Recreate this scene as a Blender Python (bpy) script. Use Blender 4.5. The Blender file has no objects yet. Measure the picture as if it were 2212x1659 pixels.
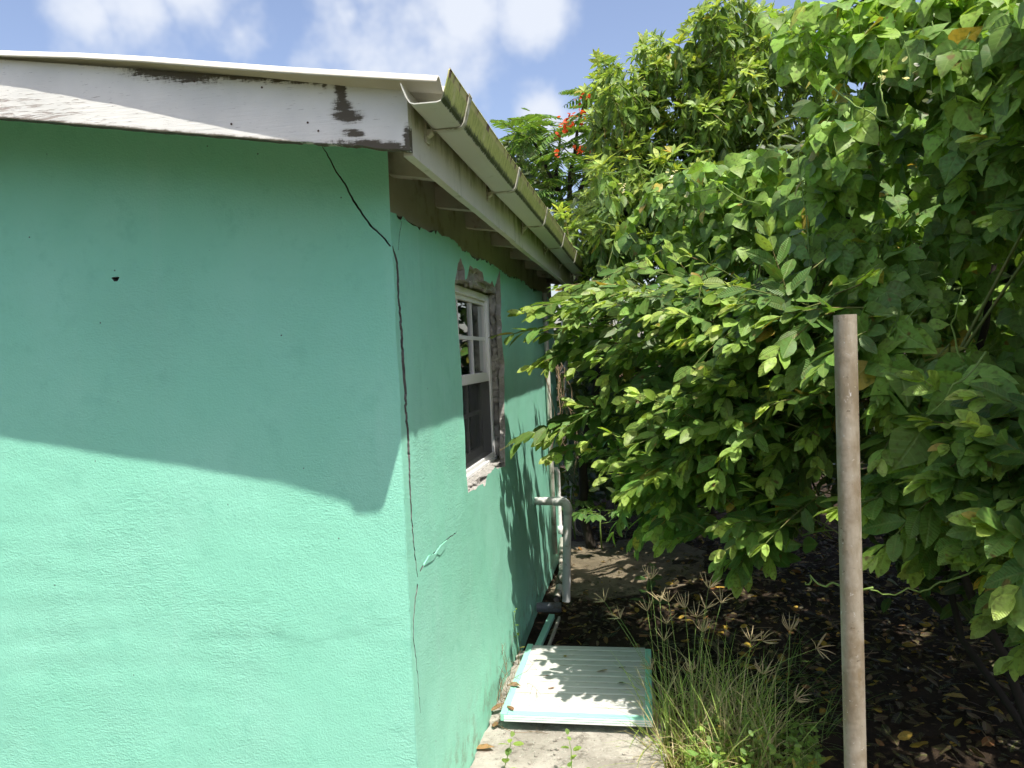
import bpy, bmesh, math, random
import numpy as np
from mathutils import Vector, Matrix, geometry

random.seed(7)
rng = np.random.default_rng(11)
SC = bpy.context.scene
COL = SC.collection

# ---------------------------------------------------------------- camera
PW, PH, PF = 2212.0, 1659.0, 1661.0          # picture units used for measuring (width, height, focal length)
YAW, PITCH, ROLL = math.radians(9.84), math.radians(2.1), math.radians(2.46)
CAM = np.array([0.0, 0.0, 1.6])
FWD = np.array([-math.sin(YAW) * math.cos(PITCH), math.cos(YAW) * math.cos(PITCH), -math.sin(PITCH)])
_r0 = np.array([math.cos(YAW), math.sin(YAW), 0.0])
_u0 = np.cross(_r0, FWD)
RGT = _r0 * math.cos(ROLL) - _u0 * math.sin(ROLL)
UPV = _u0 * math.cos(ROLL) + _r0 * math.sin(ROLL)
cam_data = bpy.data.cameras.new('camera')
cam = bpy.data.objects.new('camera', cam_data)
COL.objects.link(cam)
cam_data.sensor_width = 36.0
cam_data.lens = 36.0 * PF / PW
cam_data.clip_start = 0.05
cam_data.clip_end = 2000.0
M = Matrix.Identity(4)
for i in range(3):
    M[i][0], M[i][1], M[i][2], M[i][3] = RGT[i], UPV[i], -FWD[i], CAM[i]
cam.matrix_world = M
SC.camera = cam


def ray(px, py):
    return FWD + RGT * (px - PW / 2) / PF - UPV * (py - PH / 2) / PF


def at(px, py, d):
    return CAM + ray(px, py) * d


def on(px, py, ax, v):
    r = ray(px, py)
    return CAM + r * ((v - CAM[ax]) / r[ax])


def at_c(px, py, c):
    r = ray(px, py)
    return CAM + r * (c / (r[0] + r[1]))


def proj(p):
    d = np.asarray(p, float) - CAM
    z = d @ FWD
    return PW / 2 + PF * (d @ RGT) / z, PH / 2 - PF * (d @ UPV) / z, z


# ---------------------------------------------------------------- sky, sun, exposure
LDIR = np.array([-0.325, 0.387, -1.0])
LDIR /= np.linalg.norm(LDIR)
SUN = -LDIR
EXPOSURE = 0.90
SKY_STRENGTH = 0.15
SUN_STRENGTH = 3.8
world = bpy.data.worlds.new('World')
SC.world = world
world.cycles.sampling_method = 'MANUAL'
world.cycles.sample_map_resolution = 512
world.use_nodes = True
nt = world.node_tree
nt.nodes.clear()
w_out = nt.nodes.new('ShaderNodeOutputWorld')
w_bg = nt.nodes.new('ShaderNodeBackground')
sky = nt.nodes.new('ShaderNodeTexSky')
sky.sky_type = 'NISHITA'
sky.sun_disc = False
sky.sun_elevation = math.asin(SUN[2])
sky.sun_rotation = math.atan2(SUN[0], SUN[1])
sky.air_density = 1.0
sky.dust_density = 2.2
sky.ozone_density = 1.2
w_bg.inputs['Strength'].default_value = SKY_STRENGTH
nt.links.new(w_bg.outputs[0], w_out.inputs[0])


def wn(kind, **kw):
    n = nt.nodes.new(kind)
    for k, v in kw.items():
        setattr(n, k, v)
    return n


def wmath(op, a, b=None, clamp=False):
    n = wn('ShaderNodeMath', operation=op, use_clamp=clamp)
    for i, v in enumerate((a, b)):
        if v is None:
            continue
        if isinstance(v, (int, float)):
            n.inputs[i].default_value = v
        else:
            nt.links.new(v, n.inputs[i])
    return n.outputs[0]


w_tc = wn('ShaderNodeTexCoord')
w_dir = w_tc.outputs['Generated']
# cumulus: soft lumps at a few directions of the sky plus scattered ones all round, edges broken by noise
w_noise = wn('ShaderNodeTexNoise')
w_noise.inputs['Scale'].default_value = 9.0
w_noise.inputs['Detail'].default_value = 4.0
w_noise.inputs['Roughness'].default_value = 0.58
nt.links.new(w_dir, w_noise.inputs['Vector'])
w_big = wn('ShaderNodeTexNoise')
w_big.inputs['Scale'].default_value = 2.3
w_big.inputs['Detail'].default_value = 0.0
nt.links.new(w_dir, w_big.inputs['Vector'])
mask = wmath('MULTIPLY', wmath('SUBTRACT', w_big.outputs['Fac'], 0.585), 5.0)
CLOUDS = [(300, 25, 4.8, .95), (400, -10, 4.8, .85), (205, 45, 3.4, .8), (520, 75, 3.4, .6), (755, 30, 2.2, .55), (1000, 15, 4.4, .95), (1150, 15, 4.4, .95), (1170, 240, 3.2, 1.05), (1240, 290, 2.8, .9)]
for (cx, cy, rad, amp) in CLOUDS:
    v = ray(cx, cy)
    v = v / np.linalg.norm(v)
    dn = wn('ShaderNodeVectorMath', operation='DISTANCE')
    nt.links.new(w_dir, dn.inputs[0])
    dn.inputs[1].default_value = v
    s = wmath('SUBTRACT', 1.0, wmath('DIVIDE', dn.outputs['Value'], math.radians(rad)))
    mask = wmath('MAXIMUM', mask, wmath('MULTIPLY', s, amp * 1.5))
cl = wmath('ADD', mask, wmath('MULTIPLY', wmath('SUBTRACT', w_noise.outputs['Fac'], 0.5), 2.3))
cr = wn('ShaderNodeMapRange', interpolation_type='SMOOTHSTEP')
nt.links.new(cl, cr.inputs['Value'])
cr.inputs['From Min'].default_value = 0.12
cr.inputs['From Max'].default_value = 1.05
w_mix = wn('ShaderNodeMixRGB')
nt.links.new(cr.outputs[0], w_mix.inputs['Fac'])
w_tint = wn('ShaderNodeMixRGB', blend_type='MULTIPLY')
w_tint.inputs['Fac'].default_value = 1.0
w_tint.inputs[2].default_value = (0.87, 0.79, 0.79, 1)
nt.links.new(sky.outputs[0], w_tint.inputs[1])
nt.links.new(w_tint.outputs[0], w_mix.inputs[1])
w_mix.inputs[2].default_value = (2.95, 3.15, 3.55, 1)
nt.links.new(w_mix.outputs[0], w_bg.inputs['Color'])

sun_data = bpy.data.lights.new('sun', 'SUN')
sun_data.energy = SUN_STRENGTH
sun_data.angle = math.radians(0.53)
sun_data.color = (1.0, 0.955, 0.87)
sun = bpy.data.objects.new('sun', sun_data)
COL.objects.link(sun)
sun.rotation_euler = Vector(LDIR).to_track_quat('-Z', 'Y').to_euler()
SC.view_settings.view_transform = 'Standard'
SC.view_settings.look = 'None'
SC.view_settings.gamma = 1.0
SC.view_settings.use_curve_mapping = False
SC.view_settings.exposure = EXPOSURE
SC.render.engine = 'CYCLES'
SC.cycles.max_bounces = 5
SC.cycles.diffuse_bounces = 3
SC.cycles.transparent_max_bounces = 8
SC.cycles.sample_clamp_indirect = 6.0
SC.cycles.caustics_reflective = False
SC.cycles.caustics_refractive = False
SC.cycles.use_denoising = True
SC.cycles.use_adaptive_sampling = True
SC.cycles.adaptive_threshold = 0.03
SC.cycles.adaptive_min_samples = 16


# ---------------------------------------------------------------- helpers
def tag(o, label=None, cat=None, group=None, kind=None):
    if label:
        o['label'] = label
    if cat:
        o['category'] = cat
    if group:
        o['group'] = group
    if kind:
        o['kind'] = kind
    return o


def empty(name, loc=(0, 0, 0)):
    o = bpy.data.objects.new(name, None)
    o.empty_display_size = 0.1
    COL.objects.link(o)
    o.location = loc
    return o


def link(name, me, mat=None, parent=None):
    """one mesh object whose vertices are in world space; parents are Empties without rotation or scale"""
    o = bpy.data.objects.new(name, me)
    COL.objects.link(o)
    if mat is not None and len(me.materials) == 0:
        me.materials.append(mat)
    if parent is not None:
        o.parent = parent
        t = Vector((0, 0, 0))
        p = parent
        while p is not None:
            t += p.location
            p = p.parent
        o.location = -t
    return o


def mesh_np(name, V, T, smooth=True, uv=None, col=None):
    V = np.asarray(V, np.float32)
    T = np.asarray(T, np.int32)
    me = bpy.data.meshes.new(name)
    nv, nf, k = len(V), len(T), T.shape[1]
    me.vertices.add(nv)
    me.vertices.foreach_set('co', V.ravel())
    me.loops.add(nf * k)
    me.loops.foreach_set('vertex_index', T.ravel())
    me.polygons.add(nf)
    me.polygons.foreach_set('loop_start', np.arange(0, nf * k, k, dtype=np.int32))
    if smooth:
        me.polygons.foreach_set('use_smooth', np.ones(nf, dtype=bool))
    if uv is not None:
        l = me.uv_layers.new(name='UVMap')
        l.data.foreach_set('uv', np.asarray(uv, np.float32)[T.ravel()].ravel())
    if col is not None:
        a = me.color_attributes.new('leafcol', 'FLOAT_COLOR', 'POINT')
        c4 = np.ones((nv, 4), np.float32)
        c4[:, :3] = col
        a.data.foreach_set('color', c4.ravel())
    me.update(calc_edges=True)
    me.validate()
    return me


class MB:
    """collects boxes, tubes and loose polygons and turns them into ONE mesh"""

    def __init__(self):
        self.v, self.f = [], []

    def poly(self, pts, faces):
        b = len(self.v)
        self.v += [tuple(map(float, p)) for p in pts]
        self.f += [tuple(b + i for i in f) for f in faces]

    def box(self, x0, x1, y0, y1, z0, z1):
        self.poly([(x0, y0, z0), (x1, y0, z0), (x1, y1, z0), (x0, y1, z0), (x0, y0, z1), (x1, y0, z1), (x1, y1, z1), (x0, y1, z1)],
                  [(3, 2, 1, 0), (4, 5, 6, 7), (0, 1, 5, 4), (1, 2, 6, 5), (2, 3, 7, 6), (3, 0, 4, 7)])

    def tube(self, path, rad, n=10, cap=True):
        path = [np.asarray(p, float) for p in path]
        k = len(path)
        rad = [rad] * k if np.isscalar(rad) else list(rad)
        ref = np.array([0.31, 0.17, 0.93])
        b = len(self.v)
        for i, p in enumerate(path):
            t = path[min(i + 1, k - 1)] - path[max(i - 1, 0)]
            t = t / (np.linalg.norm(t) + 1e-9)
            if i == 0:
                a = np.cross(t, ref)
                if np.linalg.norm(a) < 1e-3:
                    a = np.cross(t, [1, 0, 0])
            else:
                a = a - (a @ t) * t
            a = a / (np.linalg.norm(a) + 1e-9)
            c = np.cross(t, a)
            for j in range(n):
                th = 2 * math.pi * j / n
                self.v.append(tuple(p + rad[i] * (math.cos(th) * a + math.sin(th) * c)))
        for i in range(k - 1):
            for j in range(n):
                self.f.append((b + i * n + j, b + i * n + (j + 1) % n, b + (i + 1) * n + (j + 1) % n, b + (i + 1) * n + j))
        if cap:
            self.f.append(tuple(b + j for j in range(n))[::-1])
            self.f.append(tuple(b + (k - 1) * n + j for j in range(n)))

    def build(self, name, mat, parent=None, smooth=False, bevel=0.0):
        me = bpy.data.meshes.new(name)
        me.from_pydata(self.v, [], self.f)
        if smooth:
            me.polygons.foreach_set('use_smooth', np.ones(len(me.polygons), dtype=bool))
        me.update()
        o = link(name, me, mat, parent)
        if bevel:
            m = o.modifiers.new('bevel', 'BEVEL')
            m.width = bevel
            m.segments = 2
            m.limit_method = 'ANGLE'
        return o


def hash2(ix, iy, s):
    h = (ix * 374761393 + iy * 668265263 + s * 974634777) & 0x7fffffff
    h = ((h ^ (h >> 13)) * 1274126177) & 0x7fffffff
    return ((h ^ (h >> 16)) & 0xffff) / 65535.0


def vnoise(x, y, s=0):
    x, y = np.asarray(x, float), np.asarray(y, float)
    ix, iy = np.floor(x).astype(np.int64), np.floor(y).astype(np.int64)
    fx, fy = x - ix, y - iy
    fx, fy = fx * fx * (3 - 2 * fx), fy * fy * (3 - 2 * fy)
    a, b = hash2(ix, iy, s), hash2(ix + 1, iy, s)
    c, d = hash2(ix, iy + 1, s), hash2(ix + 1, iy + 1, s)
    return (a + (b - a) * fx) * (1 - fy) + (c + (d - c) * fx) * fy


def fbm(x, y, s=0, o=4):
    r, amp, tot = 0, 1.0, 0
    for i in range(o):
        r = r + amp * vnoise(np.asarray(x) * 2 ** i, np.asarray(y) * 2 ** i, s + i * 17)
        tot += amp
        amp *= 0.5
    return r / tot


# ---------------------------------------------------------------- materials
class NT:
    def __init__(self, name):
        self.m = bpy.data.materials.new(name)
        self.m.use_nodes = True
        self.t = self.m.node_tree
        self.t.nodes.clear()
        self.out = self.n('ShaderNodeOutputMaterial')
        self.tc = self.n('ShaderNodeTexCoord')
        self.geo = self.n('ShaderNodeNewGeometry')
        self.pos = self.geo.outputs['Position']

    def n(self, kind, **kw):
        x = self.t.nodes.new(kind)
        for k, v in kw.items():
            setattr(x, k, v)
        return x

    def put(self, sock, v):
        if isinstance(v, (int, float)):
            sock.default_value = v
        elif isinstance(v, (tuple, list)):
            sock.default_value = tuple(v) if len(v) != 3 or sock.type == 'VECTOR' else (*v, 1)
        else:
            self.t.links.new(v, sock)

    def noise(self, scale, detail=4, rough=0.55, vec=None, dist=0.0, stretch=None):
        x = self.n('ShaderNodeTexNoise')
        x.inputs['Scale'].default_value = scale
        x.inputs['Detail'].default_value = detail
        x.inputs['Roughness'].default_value = rough
        x.inputs['Distortion'].default_value = dist
        v = vec if vec is not None else self.pos
        if stretch is not None:
            mp = self.n('ShaderNodeMapping')
            self.t.links.new(v, mp.inputs['Vector'])
            mp.inputs['Scale'].default_value = stretch
            v = mp.outputs[0]
        self.t.links.new(v, x.inputs['Vector'])
        return x.outputs['Fac']

    def math(self, op, a, b=None, clamp=False):
        x = self.n('ShaderNodeMath', operation=op, use_clamp=clamp)
        self.put(x.inputs[0], a)
        if b is not None:
            self.put(x.inputs[1], b)
        return x.outputs[0]

    def ramp(self, v, lo, hi):
        x = self.n('ShaderNodeMapRange', interpolation_type='SMOOTHSTEP')
        self.put(x.inputs['Value'], v)
        x.inputs['From Min'].default_value = lo
        x.inputs['From Max'].default_value = hi
        return x.outputs[0]

    def mix(self, f, a, b, mode='MIX'):
        x = self.n('ShaderNodeMixRGB', blend_type=mode)
        self.put(x.inputs[0], f)
        self.put(x.inputs[1], a)
        self.put(x.inputs[2], b)
        return x.outputs[0]

    def xyz(self):
        s = self.n('ShaderNodeSeparateXYZ')
        self.t.links.new(self.pos, s.inputs[0])
        return s.outputs

    def bump(self, h, strength=0.5, dist=0.01, normal=None):
        b = self.n('ShaderNodeBump')
        b.inputs['Strength'].default_value = strength
        b.inputs['Distance'].default_value = dist
        self.put(b.inputs['Height'], h)
        if normal is not None:
            self.t.links.new(normal, b.inputs['Normal'])
        return b.outputs[0]

    def bsdf(self, color, rough=0.8, normal=None, spec=0.3, metal=0.0):
        p = self.n('ShaderNodeBsdfPrincipled')
        self.put(p.inputs['Base Color'], color)
        self.put(p.inputs['Roughness'], rough)
        p.inputs['Specular IOR Level'].default_value = spec
        p.inputs['Metallic'].default_value = metal
        if normal is not None:
            self.t.links.new(normal, p.inputs['Normal'])
        self.t.links.new(p.outputs[0], self.out.inputs['Surface'])
        return p


def simple(name, color, rough=0.7, var=0.2, scale=20, bump=0.1, spec=0.3, dirt=None, dscale=6, dlo=.5, dhi=.7, bscale=120, metal=0.0):
    t = NT(name)
    c2 = tuple(c * (1 - var) for c in color)
    c = t.mix(t.noise(scale, 5), color, c2)
    if dirt is not None:
        c = t.mix(t.ramp(t.noise(dscale, 6, .65), dlo, dhi), c, dirt)
    t.bsdf(c, rough, t.bump(t.noise(bscale, 3), bump, 0.004), spec, metal)
    return t.m


def mat_wall():
    t = NT('mint_render_paint')
    x, y, z = t.xyz()
    base = (0.275, 0.675, 0.495)
    c = t.mix(t.ramp(t.noise(2.2, 4), .35, .7), base, (0.31, 0.70, 0.53))
    c = t.mix(t.ramp(t.noise(9, 3, .7), .5, .8), c, (0.245, 0.62, 0.455))
    streak = t.noise(1.0, 5, .6, stretch=(40, 40, 2.0))
    side = t.ramp(x, -0.75, -0.728)                                  # thinner, brushed coat on the side wall
    c = t.mix(t.math('MULTIPLY', t.ramp(streak, .5, .75), t.math('MULTIPLY', side, 0.4)), c, (0.37, 0.72, 0.60))
    c = t.mix(t.math('MULTIPLY', t.ramp(t.noise(3, 6, .7), .45, .75), t.math('MULTIPLY', side, 0.35)), c, (0.27, 0.56, 0.44))
    run = t.noise(1.0, 4, .6, stretch=(11, 11, .8))
    c = t.mix(t.math('MULTIPLY', t.ramp(run, .55, .8), .22), c, (0.42, 0.72, 0.60))
    c = t.mix(t.math('MULTIPLY', t.ramp(t.noise(1.3, 4, .65), .5, .75), .30), c, (0.25, 0.55, 0.42))
    # splashed dirt near the ground
    low = t.math('SUBTRACT', 1.0, t.ramp(z, 0.0, 0.35))
    c = t.mix(t.math('MULTIPLY', t.math('MULTIPLY', low, side), t.ramp(t.noise(14, 6, .7), .45, .75)), c, (0.20, 0.24, 0.15))
    # fly specks
    vor = t.n('ShaderNodeTexVoronoi')
    vor.inputs['Scale'].default_value = 9.0
    t.t.links.new(t.pos, vor.inputs['Vector'])
    c = t.mix(t.math('SUBTRACT', 1.0, t.ramp(vor.outputs['Distance'], 0.018, 0.03)), c, (0.10, 0.17, 0.13))
    # trowelled relief: swirling ridges, pits and soft lumps
    sw = t.noise(7, 1, .5, dist=2.6)
    ridg = t.noise(1.0, 2, .6, stretch=(34, 34, 95), dist=1.2)
    fine = t.noise(150, 2, .7)
    mid = t.noise(26, 3, .65)
    patch = t.ramp(t.noise(2.6, 1), .35, .7)
    h = t.math('ADD', t.math('MULTIPLY', t.math('MULTIPLY', ridg, patch), .9), t.math('MULTIPLY', fine, .8))
    h = t.math('ADD', h, t.math('MULTIPLY', mid, .6))
    h = t.math('ADD', h, t.math('MULTIPLY', sw, .25))
    nrm = t.bump(h, 0.36, 0.006)
    t.bsdf(c, 0.62, nrm, 0.25)
    return t.m


def mat_cement(name='grey_cement', c1=(0.43, 0.415, 0.385), c2=(0.29, 0.278, 0.255)):
    t = NT(name)
    c = t.mix(t.ramp(t.noise(18, 6, .7), .35, .7), c1, c2)
    c = t.mix(t.ramp(t.noise(70, 4), .6, .75), c, tuple(v * 1.5 for v in c1))
    t.bsdf(c, 0.95, t.bump(t.math('ADD', t.noise(45, 6, .75), t.noise(13, 4)), 0.9, 0.012), 0.1)
    return t.m


def mat_rake():
    """white oil paint on old board: flaking along the grain, mould streaks, rot along the lower edge"""
    t = NT('weathered_white_board')
    x, y, z = t.xyz()
    # height above the lower edge of the sloping board
    v = t.math('SUBTRACT', z, t.math('ADD', 2.114, t.math('MULTIPLY', t.math('SUBTRACT', -0.555, x), 0.1665)))
    grain = t.noise(1.0, 6, .65, stretch=(9, 60, 160))
    fine = t.noise(1.0, 4, .6, stretch=(26, 100, 420))
    c = t.mix(t.ramp(t.noise(6, 4), .3, .7), (0.80, 0.79, 0.74), (0.70, 0.70, 0.66))
    left = t.math('SUBTRACT', 1.0, t.ramp(x, -1.75, -0.9))
    lowv = t.math('SUBTRACT', 1.0, t.ramp(v, 0.0, 0.17))
    thr = t.math('ADD', t.math('MULTIPLY', fine, 0.55), t.math('MULTIPLY', grain, 0.55))
    flake = t.ramp(t.math('ADD', thr, t.math('MULTIPLY', t.math('MULTIPLY', left, lowv), 0.22)), 0.74, 0.80)
    c = t.mix(t.math('MULTIPLY', flake, .8), c, t.mix(t.noise(24, 3), (0.27, 0.20, 0.18), (0.40, 0.33, 0.29)))
    hair = t.ramp(fine, 0.63, 0.69)
    c = t.mix(t.math('MULTIPLY', hair, .6), c, (0.22, 0.20, 0.18))
    # mould: a run of black below a leak, a band along the top edge, rot on the lower edge
    n1 = t.noise(1.0, 6, .78, stretch=(16, 30, 150))
    n2 = t.noise(1.0, 5, .75, stretch=(75, 60, 40))
    nn = t.math('MULTIPLY', t.math('SUBTRACT', t.math('ADD', t.math('MULTIPLY', n1, .65), t.math('MULTIPLY', n2, .35)), 0.5), 5.5)

    def blob(x0, v0, rx, rv, k=1.0):
        a = t.math('POWER', t.math('DIVIDE', t.math('SUBTRACT', x, x0), rx), 2.0)
        b = t.math('POWER', t.math('DIVIDE', t.math('SUBTRACT', v, v0), rv), 2.0)
        d = t.math('SUBTRACT', 1.0, t.math('ADD', a, b))
        return t.math('MULTIPLY', t.math('ADD', d, nn), k)
    m = blob(-0.727, 0.155, 0.016, 0.06)
    for a in ((-0.724, 0.10, 0.026, 0.024), (-0.712, 0.080, 0.042, 0.018), (-0.768, 0.168, 0.011, 0.026), (-0.70, 0.036, 0.03, 0.011), (-0.655, 0.006, 0.11, 0.018),
              (-1.18, 0.164, 0.15, 0.034), (-0.95, 0.165, 0.26, 0.018), (-1.40, 0.165, 0.12, 0.006), (-0.60, 0.010, 0.05, 0.014), (-0.557, 0.03, 0.012, 0.04)):
        m = t.math('MAXIMUM', m, blob(*a))
    edge = t.math('ADD', t.math('SUBTRACT', 1.0, t.math('DIVIDE', v, 0.007)), t.math('MULTIPLY', nn, .45))
    m = t.math('MAXIMUM', m, edge)
    c = t.mix(t.ramp(m, -0.1, 0.5), c, (0.014, 0.013, 0.013))
    halo = t.ramp(m, -0.9, 0.4)
    c = t.mix(t.math('MULTIPLY', halo, .3), c, (0.30, 0.26, 0.18))
    h = t.math('SUBTRACT', t.math('MULTIPLY', grain, .5), flake)
    t.bsdf(c, 0.7, t.bump(h, 0.6, 0.004), 0.25)
    return t.m


def mat_fascia():
    t = NT('mossy_white_board')
    x, y, z = t.xyz()
    c = t.mix(t.noise(7, 4), (0.66, 0.64, 0.55), (0.54, 0.53, 0.44))
    up = t.ramp(z, 2.14, 2.29)
    alg = t.ramp(t.math('ADD', t.noise(1.0, 6, .7, stretch=(30, 14, 4)), t.math('MULTIPLY', up, .32)), .56, .8)
    c = t.mix(t.math('MULTIPLY', alg, .7), c, (0.20, 0.21, 0.10))
    st = t.ramp(t.noise(1.0, 5, .7, stretch=(40, 26, 5)), .62, .74)
    c = t.mix(t.math('MULTIPLY', st, .65), c, (0.10, 0.085, 0.06))
    t.bsdf(c, 0.75, t.bump(t.noise(1.0, 4, .6, stretch=(90, 12, 90)), .3, .004), .25)
    return t.m


def mat_gutter():
    t = NT('algae_stained_pvc')
    x, y, z = t.xyz()
    c = t.mix(t.noise(5, 4), (0.66, 0.66, 0.59), (0.56, 0.57, 0.49))
    outer = t.ramp(x, -0.456, -0.448)
    n = t.noise(1.0, 6, .7, stretch=(30, 22, 9))
    nf = t.noise(1.0, 6, .75, stretch=(60, 90, 24))
    g = t.mix(t.ramp(nf, .35, .65), (0.43, 0.46, 0.15), (0.23, 0.28, 0.07))
    g = t.mix(t.ramp(n, .55, .7), g, (0.45, 0.45, 0.22))
    # the rolled lip stays paler; old paint shows as plum coloured runs
    lip = t.ramp(z, 2.268, 2.276)
    g = t.mix(lip, g, t.mix(t.ramp(t.noise(1.0, 4, .7, stretch=(4, 24, 4)), .52, .6), (0.52, 0.50, 0.20), (0.16, 0.09, 0.08)))
    c = t.mix(outer, c, g)
    # black line of dirt where the bottom turns up
    drip = t.math('ADD', t.math('MULTIPLY', t.math('SUBTRACT', 1.0, t.ramp(t.math('ABSOLUTE', t.math('SUBTRACT', x, -0.452)), 0.001, 0.012)), .62), t.math('MULTIPLY', t.math('SUBTRACT', nf, .5), .9))
    c = t.mix(t.ramp(drip, .38, .6), c, (0.05, 0.06, 0.025))
    c = t.mix(t.math('MULTIPLY', t.ramp(t.noise(1.0, 5, .7, stretch=(7, 14, 20)), .6, .72), .4), c, (0.33, 0.34, 0.20))
    t.bsdf(c, 0.55, t.bump(t.math('MULTIPLY', nf, outer), .35, .003), .3)
    return t.m


def mat_concrete(name, light=(0.50, 0.46, 0.40), dark=(0.17, 0.15, 0.12)):
    t = NT(name)
    big = t.noise(3.2, 7, .68)
    c = t.mix(t.ramp(big, .38, .62), light, tuple(.5 * (a + b) for a, b in zip(light, dark)))
    c = t.mix(t.ramp(t.noise(11, 7, .72), .52, .68), c, dark)
    c = t.mix(t.ramp(t.noise(60, 5, .7), .6, .72), c, tuple(v * 1.25 for v in light))
    c = t.mix(t.ramp(t.noise(90, 4, .7), .63, .7), c, tuple(v * .5 for v in dark))
    t.bsdf(c, .93, t.bump(t.math('ADD', t.noise(35, 8, .75), t.noise(9, 4)), .9, .014), .15)
    return t.m


def mat_soil():
    t = NT('leaf_mould_soil')
    c = t.mix(t.ramp(t.noise(4, 6, .65), .35, .7), (0.060, 0.042, 0.028), (0.030, 0.023, 0.016))
    c = t.mix(t.ramp(t.noise(38, 6, .7), .52, .72), c, (0.11, 0.075, 0.04))
    # grass and weeds cover the yard on the viewer's side of the house
    x, y, z = t.xyz()
    yard = t.math('SUBTRACT', 1.0, t.ramp(y, 1.2, 2.4))
    gr = t.mix(t.ramp(t.noise(25, 6, .7), .35, .65), (0.10, 0.108, 0.05), (0.155, 0.148, 0.085))
    c = t.mix(yard, c, gr)
    t.bsdf(c, .95, t.bump(t.math('ADD', t.noise(30, 7, .75), t.noise(90, 5, .7)), .9, .02), .12)
    return t.m


def leaf_mat(name, from_object, gloss=.47, trans=.32, veins=14.0, vein_amt=.22, under=1.35):
    t = NT(name)
    if from_object:
        col = t.n('ShaderNodeObjectInfo').outputs['Color']
    else:
        a = t.n('ShaderNodeAttribute')
        a.attribute_name = 'leafcol'
        col = a.outputs['Color']
    uv = t.n('ShaderNodeUVMap')
    s = t.n('ShaderNodeSeparateXYZ')
    t.t.links.new(uv.outputs[0], s.inputs[0])
    u, v = s.outputs[0], s.outputs[1]
    au = t.math('ABSOLUTE', t.math('SUBTRACT', u, .5))
    ph = t.math('FRACT', t.math('MULTIPLY', t.math('SUBTRACT', v, t.math('MULTIPLY', au, .55)), veins))
    vein = t.math('ABSOLUTE', t.math('SUBTRACT', ph, .5))                # 0 on the vein .. .5 between
    vl = t.math('SUBTRACT', 1.0, t.ramp(vein, .03, .14))
    mid = t.math('SUBTRACT', 1.0, t.ramp(au, .012, .04))
    vm = t.math('MAXIMUM', t.math('MULTIPLY', vl, .6), mid)
    c = t.mix(t.math('MULTIPLY', vm, vein_amt), col, t.mix(.5, col, (.55, .6, .22)))
    c = t.mix(t.ramp(t.noise(60, 1, .7), .45, .8), c, t.mix(.75, c, (0.10, 0.12, 0.02)))
    c = t.mix(t.ramp(t.noise(19, 1, .6), .71, .77), c, (0.17, 0.13, 0.035))
    back = t.geo.outputs['Backfacing']
    c = t.mix(back, c, t.mix(1.0, c, (under, under * .98, under * 1.05), 'MULTIPLY'))
    nrm = t.bump(t.math('SUBTRACT', t.math('MULTIPLY', vein, 1.2), mid), .45, .004) if from_object else None
    p = t.n('ShaderNodeBsdfPrincipled')
    t.put(p.inputs['Base Color'], c)
    t.put(p.inputs['Roughness'], t.math('ADD', t.math('MULTIPLY', back, .3), gloss))
    p.inputs['Specular IOR Level'].default_value = .38
    if nrm is not None:
        t.t.links.new(nrm, p.inputs['Normal'])
    tr = t.n('ShaderNodeBsdfTranslucent')
    t.put(tr.inputs['Color'], t.mix(1.0, c, (1.35, 1.3, .55), 'MULTIPLY'))
    mx = t.n('ShaderNodeMixShader')
    mx.inputs[0].default_value = trans
    t.t.links.new(p.outputs[0], mx.inputs[1])
    t.t.links.new(tr.outputs[0], mx.inputs[2])
    t.t.links.new(mx.outputs[0], t.out.inputs['Surface'])
    return t.m


def mat_glass():
    t = NT('window_glass')
    tr = t.n('ShaderNodeBsdfTransparent')
    tr.inputs[0].default_value = (.62, .68, .66, 1)
    gl = t.n('ShaderNodeBsdfGlossy')
    gl.inputs['Roughness'].default_value = .02
    gl.inputs['Color'].default_value = (.9, .95, .95, 1)
    fr = t.n('ShaderNodeFresnel')
    fr.inputs[0].default_value = 1.5
    mx = t.n('ShaderNodeMixShader')
    t.put(mx.inputs[0], t.math('MINIMUM', t.math('MULTIPLY', fr.outputs[0], 1.7), .8))
    t.t.links.new(tr.outputs[0], mx.inputs[1])
    t.t.links.new(gl.outputs[0], mx.inputs[2])
    t.t.links.new(mx.outputs[0], t.out.inputs['Surface'])
    return t.m


def mat_screen():
    t = NT('insect_screen')
    tr = t.n('ShaderNodeBsdfTransparent')
    d = t.n('ShaderNodeBsdfDiffuse')
    d.inputs[0].default_value = (.045, .05, .05, 1)
    mx = t.n('ShaderNodeMixShader')
    mx.inputs[0].default_value = .42
    t.t.links.new(tr.outputs[0], mx.inputs[1])
    t.t.links.new(d.outputs[0], mx.inputs[2])
    t.t.links.new(mx.outputs[0], t.out.inputs['Surface'])
    return t.m


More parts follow.
